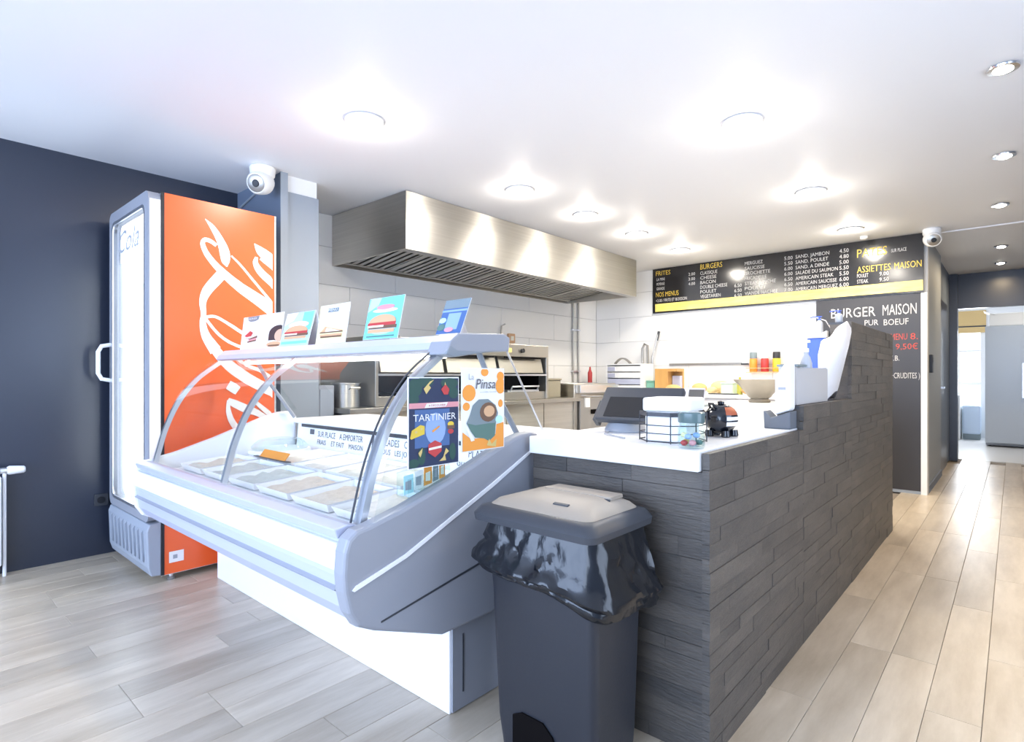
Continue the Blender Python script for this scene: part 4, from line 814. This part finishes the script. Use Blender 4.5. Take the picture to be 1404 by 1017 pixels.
def pump(x, y, z, r, h, label, body, cap):
    t = thing('pump_bottle', (x, y, z), label, 'bottle', 'pump bottles')
    MB().lathe([(r * .9, 0), (r, .006), (r, h * .62), (r * .7, h * .72), (r * .42, h * .76), (r * .42, h * .80)], (x, y, z), 20).build('body', body, t, smooth=True)
    MB().lathe([(r * .5, h * .80), (r * .5, h * .86), (r * .2, h * .87), (r * .2, h * .95), (r * .75, h * .955), (r * .70, h), (.001, h)], (x, y, z), 16).build('pump_head', cap, t, smooth=True)
    MB().tube([(x, y, z + h * .97), (x - r * 1.2, y - r * .4, z + h * .985), (x - r * 2.2, y - r * .8, z + h * .93)], r * .16, 6).build('spout', cap, t)
pump(-.742, 2.95, 1.0305, .026, .29, 'white pump bottle in the crate, before the blue box', M_pet, K['white'])
t = thing('blue_box', (-.81, 3.55, 1.20), 'royal blue box with a white lid behind the pump bottle', 'box')
MB().box(-.890, -.792, 3.56, 3.72, .9255, 1.365).build('body', M_bluec, t, bevel=.004)
MB().prism([(-.894, 1.366), (-.789, 1.366), (-.789, 1.405), (-.82, 1.388), (-.894, 1.384)], 'y', 3.555, 3.725).build('lid', K['white'], t)
pump(-.845, 3.64, 1.390, .020, .105, 'small blue-capped bottle standing on the lid of the blue box', M_pet, M_bluec)
pump(-.748, 3.66, 1.453, .020, .070, 'small blue-capped bottle standing on top of the slate pillar', M_pet, M_bluec)
t = thing('plastic_bag', (-.74, 3.3, 1.20), 'crumpled white plastic bag bulging up against the slate pillar', 'bag')
m = MB(); rings = []
for k, (z, rx, ry, ox, oy) in enumerate(((1.046, .028, .12, -.742, 3.40), (1.10, .036, .145, -.738, 3.395), (1.19, .050, .155, -.730, 3.39), (1.27, .060, .155, -.722, 3.40), (1.34, .062, .14, -.715, 3.43), (1.385, .045, .115, -.70, 3.46), (1.405, .015, .06, -.675, 3.49))):
    rings.append([(ox + rx * math.cos(a) * (1 + .10 * math.sin(3 * a + k)), oy + ry * math.sin(a) * (1 + .08 * math.sin(5 * a + k * 2)), z + .022 * math.sin(2 * a + 1 + k * .5) + (.03 * math.cos(a) if k > 4 else 0)) for a in [2 * math.pi * i / 28 for i in range(28)]])
m.ring(rings).build('sack', mat('white_bag_film', (.84, .84, .86), .35, bump=(14, .4)), t, smooth=True)
t = thing('thin_wire', (-.79, 3.62, 1.40), 'thin pale wire arching left from behind the blue-capped bottles', 'wire')
MB().tube([(-.79, 3.70, 1.41), (-.83, 3.72, 1.475), (-.90, 3.75, 1.505), (-.98, 3.80, 1.515)], .003, 6).build('wire', M_alu, t)

# ------------------------------------------------------------------ cooking line along the tiled wall
t = thing('grill_unit', (-4.0, 3.55, .90), 'large stainless steel salamander grill with open cavity on the worktop', 'grill')
gx = -3.60
MB().box(-4.39, gx, 2.50, 4.62, 1.335, 1.455).box(-4.39, gx, 2.50, 2.53, .915, 1.335).box(-4.39, gx, 4.585, 4.62, .915, 1.335).box(-4.39, -4.36, 2.53, 4.585, .915, 1.335).box(-4.39, gx - .02, 2.53, 4.585, .915, .99).build('casing', M_steeld, t, bevel=.004)
B(-4.3599, -4.35, 2.531, 4.584, .991, 1.149).build('cavity_shade_back', M_shadeblack, t)  # black sheet puts the cavity's inner shade into the colour
B(-4.34, gx - .10, 4.581, 4.5849, .991, 1.149).build('cavity_shade_end', M_shadeblack, t)  # black sheet painted as shade on the cavity's far end
B(gx - .45, gx - .06, 2.60, 4.0, .9905, .998).build('griddle', M_shadeblack, t)
B(gx - .30, gx + .004, 2.53, 4.585, 1.15, 1.165).build('shelf', M_alu, t)
for a, b in ((2.56, 3.20), (3.24, 3.86), (3.90, 4.55)):
    d_ = MB().obox((gx - .035, (a + b) / 2, 1.255), (.008, b - a, .16), Matrix.Rotation(math.radians(-14), 4, 'Y')).build('front_flap', M_steeld, t)
    MB().box(gx - .012, gx - .004, a + .05, b - .05, 1.318, 1.334).build('dark_slot', M_shadeblack, t)
for y in (2.9, 3.55, 4.2): MB().cyl((gx + .0005, y, 1.395), (gx + .022, y, 1.395), .022).build('knob', M_dark, t)
B(gx, gx + .002, 4.0, 4.05, 1.375, 1.415).build('badge', K['fry'], t)
MB().box(-3.80, gx - .03, 4.02, 4.50, .991, 1.01).tube([(gx - .02, 4.05, 1.0), (gx + .01, 4.05, 1.045), (gx + .01, 4.45, 1.045), (gx - .02, 4.45, 1.0)], .008, 8).build('pull_handle', M_alu, t)
B(-3.66, -3.60, 2.50, 2.535, .93, 1.37).build('corner_post', K['white'], t) if False else None
t = thing('steel_worktop', (-4.0, 3.6, 0), 'long stainless steel counter carrying the grill', 'steel counter')
B(-4.39, gx + .05, 2.25, 5.13, .872, .912).build('top', M_steeld, t, bevel=.004)
for k in range(5): B(-4.38, gx, 2.27 + k * .57, 2.27 + k * .57 + .56, .10, .870).build('door', M_steel, t)
B(-4.36, gx - .04, 2.28, 5.1, 0, .0995).build('plinth', M_steeld, t)
MB().box(gx + .0005, gx + .01, 5.06, 5.125, .30, .868).build('end_stile', M_steeld, t)
t = thing('fryer', (-3.95, 5.6, 0), 'deep fryer with a stainless steel hood panel past the steel counter', 'fryer')
MB().box(-4.38, -3.56, 5.14, 6.05, .02, .90).build('cabinet', M_steeld, t, bevel=.004)
MB().box(-4.38, -3.66, 5.16, 6.04, .9, 1.06).build('tank', M_steel, t, bevel=.006)
MB().box(-3.6599, -3.60, 5.20, 6.0, .955, 1.045).build('control_panel', M_alu, t, bevel=.004)
B(-3.5599, -3.548, 5.35, 5.75, .72, .77).build('recess_handle', M_shadeblack, t)
MB().tube([(-3.62, 5.25, .93), (-3.50, 5.24, .92), (-3.44, 5.40, .92)], .008, 8).build('drain_tap', M_alu, t)
B(-3.5599, -3.54, 5.22, 5.30, .80, .905).build('white_label', K['white'], t)
t = thing('metal_box', (-3.95, 5.05, .912), 'small olive metal box on the steel counter before the fryer', 'box')
MB().box(-4.05, -3.80, 4.80, 5.10, .9125, 1.10).box(-4.06, -3.79, 4.79, 5.11, 1.1001, 1.12).build('body', flat('olive_metal', (.30, .27, .20), .4), t, bevel=.004)
t = thing('gas_pipe', (-4.37, 6.2, .9), 'pair of slim grey pipes running down the tiled wall from the hood', 'pipe')
for y in (6.15, 6.27): MB().cyl((-4.375, y, .0), (-4.375, y, 2.52), .012, n=10).build('pipe_run', M_steeld, t)
for z in (1.2, 1.75): B(-4.392, -4.36, 6.12, 6.30, z, z + .02).build('clip', M_alu, t)
t = thing('wall_shelf', (-4.3, 6.33, 1.04), 'short steel shelf on the tiles behind the fryer', 'shelf')
B(-4.393, -4.17, 6.29, 6.44, 1.04, 1.06).build('board', M_alu, t)
t = thing('red_bottle', (-4.25, 6.36, 1.0605), 'red sauce bottle beside the pipes near the room corner', 'bottle')
MB().lathe([(.03, 0), (.03, .13), (.014, .17), (.010, .21), (.001, .212)], (-4.25, 6.36, 1.0605)).build('bottle', K['red'], t, smooth=True)
t = thing('ladle', (-4.38, 5.0, 1.46), 'slim steel ladle hanging above the grill beside a tan switch', 'ladle')
MB().tube([(-4.375, 4.72, 1.50), (-4.37, 4.74, 1.72), (-4.33, 4.76, 1.74)], .009, 8).build('ladle', M_steeld, t)
t = thing('wall_switch', (-4.39, 4.93, 1.52), 'tan switch box on the tiles above the grill', 'switch')
MB().prism(rrect(4.86, 4.97, 1.53, 1.64, .01), 'x', -4.394, -4.365).build('box', K['bun'], t); MB().box(-4.365, -4.358, 4.89, 4.94, 1.56, 1.61).build('rocker', K['cream'], t)
t = thing('stock_pot', (-3.85, 2.33, .912), 'round stainless steel pot behind the label strip', 'pot')
MB().lathe([(.15, 0), (.16, .008), (.16, .17), (.168, .175), (.168, .183), (.155, .183), (.152, .02), (.001, .02)], (-3.86, 2.42 - .0, .9125), 28).build('pan', M_steel, t, smooth=True) if False else MB().lathe([(.10, 0), (.105, .008), (.105, .17), (.112, .175), (.112, .183), (.10, .183), (.098, .02), (.001, .02)], (-3.80, 2.375, .9125), 28).build('pan', M_steel, t, smooth=True)
MB().tube([(-3.70, 2.34, 1.05), (-3.66, 2.33, 1.06), (-3.66, 2.41, 1.06), (-3.70, 2.41, 1.05)], .006, 6).build('side_handle', M_steeld, t)
t = thing('side_cabinet', (-4.1, 2.2, .0), 'pale blue-grey cabinet beside the grey boxed column', 'cabinet')
MB().box(-4.38, -3.74, 2.115, 2.24, 0, 1.08).build('body', M_gplastic, t, bevel=.004); B(-3.7399, -3.735, 2.125, 2.23, .1, 1.05).build('door', M_gplastic2, t)

# ------------------------------------------------------------------ back counter under the menu wall
t = thing('back_counter', (-2.3, 6.4, 0), 'white counter along the tiled back wall', 'counter')
B(-4.0, -1.60, 6.08, 6.727, .905, .945).build('top', M_worktop, t, bevel=.004)
for k in range(4): B(-3.98 + k * .59, -3.98 + k * .59 + .58, 6.11, 6.72, .08, .904).build('door', M_wplastic, t)
B(-3.95, -1.65, 6.15, 6.70, 0, .0799).build('plinth', M_char, t)
BZ = .9455
t = thing('drawer_unit', (-3.68, 6.35, BZ), 'white and grey desktop drawer unit on the back counter', 'drawer unit')
MB().box(-3.93, -3.91, 6.25, 6.55, BZ, 1.30).box(-3.44, -3.42, 6.25, 6.55, BZ, 1.30).box(-3.91, -3.44, 6.25, 6.55, 1.285, 1.30).box(-3.91, -3.44, 6.53, 6.55, BZ, 1.285).box(-3.91, -3.44, 6.25, 6.53, BZ, .955).build('casing', K['white'], t)
for k in range(4):
    d_ = MB().box(-3.905, -3.445, 6.255, 6.52, .962 + k * .080, 1.030 + k * .080).build('drawer', [K['white'], M_lav, K['white'], K['white']][k], t, bevel=.004)
    MB().box(-3.905, -3.80, 6.248, 6.2548, .97 + k * .080, 1.022 + k * .080).build('label_holder', M_lav, d_)
t = thing('strap', (-3.75, 6.35, 1.30), 'brown-grey arched strap lying on top of the drawer unit', 'strap')
m = MB(); A = [(-3.86 + .22 * i / 12, 1.315 + .065 * math.sin(math.pi * i / 12)) for i in range(13)]
m.prism(A + [(a, b - .014) for a, b in A[::-1]], 'y', 6.33, 6.39).build('strap', M_steeld, t)
t = thing('tongs', (-3.55, 6.45, 1.30), 'two upright steel tongs standing behind the drawer unit', 'tongs')
MB().tube([(-3.60, 6.60, .95), (-3.60, 6.60, 1.50), (-3.57, 6.60, 1.56), (-3.53, 6.60, 1.54), (-3.51, 6.60, .95)], .016, 8).build('tongs', M_steeld, t, smooth=True)
t = thing('long_spatula', (-3.46, 6.6, .95), 'slanting dark spatula leaning on the tiles beside the tongs', 'spatula')
MB().tube([(-3.46, 6.62, .95), (-3.47, 6.62, 1.40), (-3.40, 6.65, 1.70)], .010, 8).build('shaft', M_steeld, t); MB().obox((-3.405, 6.645, 1.66), (.03, .012, .12), Matrix.Rotation(.25, 4, 'Y')).build('blade', M_char, t)
t = thing('green_tub', (-3.34, 6.45, BZ), 'sage green tub on the back counter beside the wooden box', 'tub')
MB().box(-3.41, -3.30, 6.35, 6.52, BZ, 1.075).box(-3.415, -3.295, 6.345, 6.525, 1.0751, 1.09).build('tub', flat('sage_green_plastic', (.16, .36, .28)), t, bevel=.004)
M_wood = mat('honey_wood', (.62, .36, .12), .5, noise=(4, (.50, .27, .08), (1, 1, .2)))
t = thing('wooden_box', (-3.12, 6.4, BZ), 'honey-coloured wooden box with an open side on the back counter', 'box')
MB().box(-3.27, -3.10, 6.30, 6.50, BZ, 1.235).build('block', M_wood, t, bevel=.004)
MB().box(-3.0999, -2.985, 6.30, 6.50, 1.20, 1.235).box(-3.0999, -2.985, 6.47, 6.50, BZ, 1.20).box(-3.0999, -2.985, 6.30, 6.47, BZ, .96).build('side_bay', M_wood, t); MB().box(-3.09, -2.99, 6.40, 6.46, .961, 1.15).build('grey_insert', M_lav, t)
def loaf(x, y, rx, ry, rz, label, col='bun'):
    o = MB().ball((x, y, BZ + rz + .002), rx, ry, rz, 14, 8).build('bread_roll', flat('crust_' + col, (.66, .40, .16) if col == 'bun' else (.74, .55, .28), .7), None, smooth=True, label=label, category='bread', group='bread on the back counter')
loaf(-2.98, 6.20, .10, .06, .05, 'tan bread roll before the wooden box')
loaf(-2.70, 6.28, .09, .07, .06, 'round golden roll left of the green-white tub')
loaf(-2.50, 6.40, .12, .07, .075, 'tallest golden loaf behind the dark tray', 'gold'); loaf(-2.535, 6.24, .06, .05, .04, 'low pale roll next to the green-white tub', 'gold')
loaf(-2.12, 6.22, .09, .06, .045, 'small roll to the side of the steel bowl')
t = thing('mint_tub', (-2.33, 6.25, BZ), 'pale mint tub with an olive bottle edge on the back counter', 'tub')
MB().box(-2.42, -2.29, 6.20, 6.34, BZ, 1.06).box(-2.425, -2.285, 6.195, 6.345, 1.0601, 1.075).build('tub', flat('mint_plastic', (.66, .80, .66)), t, bevel=.004)
MB().lathe([(.03, 0), (.03, .11), (.012, .15), (.012, .19)], (-2.235, 6.26, BZ)).build('oil_bottle', flat('olive_oil_glass', (.42, .40, .06), .25), None, smooth=True, label='slim olive-green bottle beside the mint tub', category='bottle')
t = thing('dark_tray', (-2.35, 6.12, BZ), 'flat dark tray at the edge of the back counter', 'tray')
MB().box(-2.52, -2.22, 6.085, 6.185, BZ, BZ + .012).build('tray', M_char, t, bevel=.003)
t = thing('knife_rail', (-2.8, 6.72, 1.29), 'long thin dark rail fixed to the tiled back wall', 'rail')
B(-3.28, -2.38, 6.705, 6.733, 1.285, 1.305).build('rail', M_steeld, t); B(-2.3799, -2.30, 6.70, 6.733, 1.278, 1.296).build('rail_end', M_char, t)
t = thing('spice_rack', (-2.1, 6.7, 1.19), 'thin copper wire rack holding three spice jars on the back wall', 'rack')
MB().box(-2.29, -1.92, 6.60, 6.733, 1.185, 1.195).build('shelf', K['bun'], t); MB().tube([(-2.29, 6.60, 1.235), (-1.92, 6.60, 1.235)], .004, 6).build('front_rail', K['bun'], t)
for x, k, lid, lb in ((-2.225, 'orange', 'grey', 'orange spice jar with a grey lid, first on the rack from the rail'), (-2.10, 'red', 'white', 'red spice jar with a red and white top in the middle of the rack'), (-1.975, 'cheese', 'blk', 'yellow spice jar with a dark ribbed lid on the rack')):
    j = thing('spice_jar', (x, 6.66, 1.1955), lb, 'jar', 'spice jars on the wall rack')
    MB().lathe([(.038, 0), (.042, .006), (.042, .135), (.036, .15)], (x, 6.66, 1.1955), 18).build('body', K[k], j, smooth=True); MB().lathe([(.040, .151), (.040, .215), (.036, .222), (.001, .222)], (x, 6.66, 1.1955), 18).build('lid', K[lid], j, smooth=True)
t = thing('mixing_bowl', (-1.52, 4.95, .93), 'wide stainless steel bowl on a foot behind the white dispenser', 'bowl')
MB().lathe([(.08, 0), (.09, .01), (.07, .03), (.09, .045), (.16, .14), (.205, .19), (.212, .192), (.20, .175), (.15, .13), (.08, .05), (.001, .045)], (-1.62, 5.0, .9255), 28).build('bowl', mat('beige_grey_metal', (.34, .31, .26), .4, .4), t, smooth=True)
t = thing('inner_worktop', (-1.6, 4.4, 0), 'white inner worktop between the counter and the back wall', 'worktop')
B(-1.95, -1.29, 3.2, 5.3, .885, .9249).build('top', M_worktop, t, bevel=.004); B(-1.93, -1.30, 3.25, 5.28, 0, .8845).build('cupboard', M_wplastic, t)

# ------------------------------------------------------------------ passage and back room
t = thing('control_unit', (-.62, 6.98, 1.2), 'small black control unit on the grey passage wall', 'control unit')
MB().prism(rrect(6.93, 7.05, 1.18, 1.36, .012), 'x', -.6295, -.60).build('case', M_dark, t, bevel=.004); B(-.6, -.598, 6.96, 7.02, 1.28, 1.33).build('display', M_char, t)
t = thing('grey_fridge', (.12, 12.3, 0), 'tall glossy grey fridge standing in the back room', 'fridge')
M_fr = mat('silver_grey_enamel', (.46, .50, .55), .22)
MB().box(-.345, .60, 12.06, 12.70, .02, 1.955).build('cabinet', M_gplastic, t, bevel=.01)
MB().box(-.35, .605, 12.0, 12.058, .06, 1.955).build('door', M_fr, t, bevel=.012); MB().box(.10, .12, 11.965, 11.999, .8, 1.35).build('handle', M_alu, t)
for x in (-.30, .55): MB().lathe([(.025, 0), (.025, .02)], (x, 12.2, 0)).build('foot', M_dark, t)
MB().box(.112, .128, 11.998, 12.0, 1.02, 1.10).build('sticker', K['bun'], t)
t = thing('carton', (0, 12.3, 1.957), 'white carton with open flaps on top of the grey fridge', 'carton')
MB().box(-.30, .45, 12.05, 12.5, 1.957, 2.16).build('carton', K['white'], t, bevel=.01); MB().obox((-.30, 12.25, 2.17), (.16, .4, .006), Matrix.Rotation(.5, 4, 'Y')).build('flap', K['white'], t)
t = thing('roller_blind', (-.6, 13.57, 1.94), 'ochre roller blind across the top of the back room window', 'blind')
MB().box(-.86, -.38, 13.575, 13.585, 2.08, 2.36).build('sheet', flat('ochre_fabric', (.62, .44, .20), .8), t); MB().box(-.86, -.38, 13.56, 13.59, 1.95, 2.055).build('lower_fold', flat('ochre_fabric', (.62, .44, .20)), t); MB().box(-.86, -.38, 13.565, 13.59, 2.056, 2.079).build('hem_bar', M_char, t)
t = thing('appliance', (-.58, 13.2, 0), 'pale blue-white appliance below the back room window', 'appliance')
MB().box(-.70, -.44, 13.05, 13.5, .10, .62).build('body', flat('pale_blue_enamel', (.55, .66, .80), .3), t, bevel=.03); MB().box(-.69, -.45, 13.08, 13.45, 0, .0995).build('base', K['grey'], t)
t = thing('white_cupboard', (-.88, 13.0, 0), 'white cupboard edge at the left of the back room window', 'cupboard')
MB().box(-1.3, -.72, 12.95, 13.5, 0, .80).build('body', K['white'], t, bevel=.01); MB().box(-.95, -.93, 12.93, 12.9495, .45, .60).build('handle', M_alu, t)
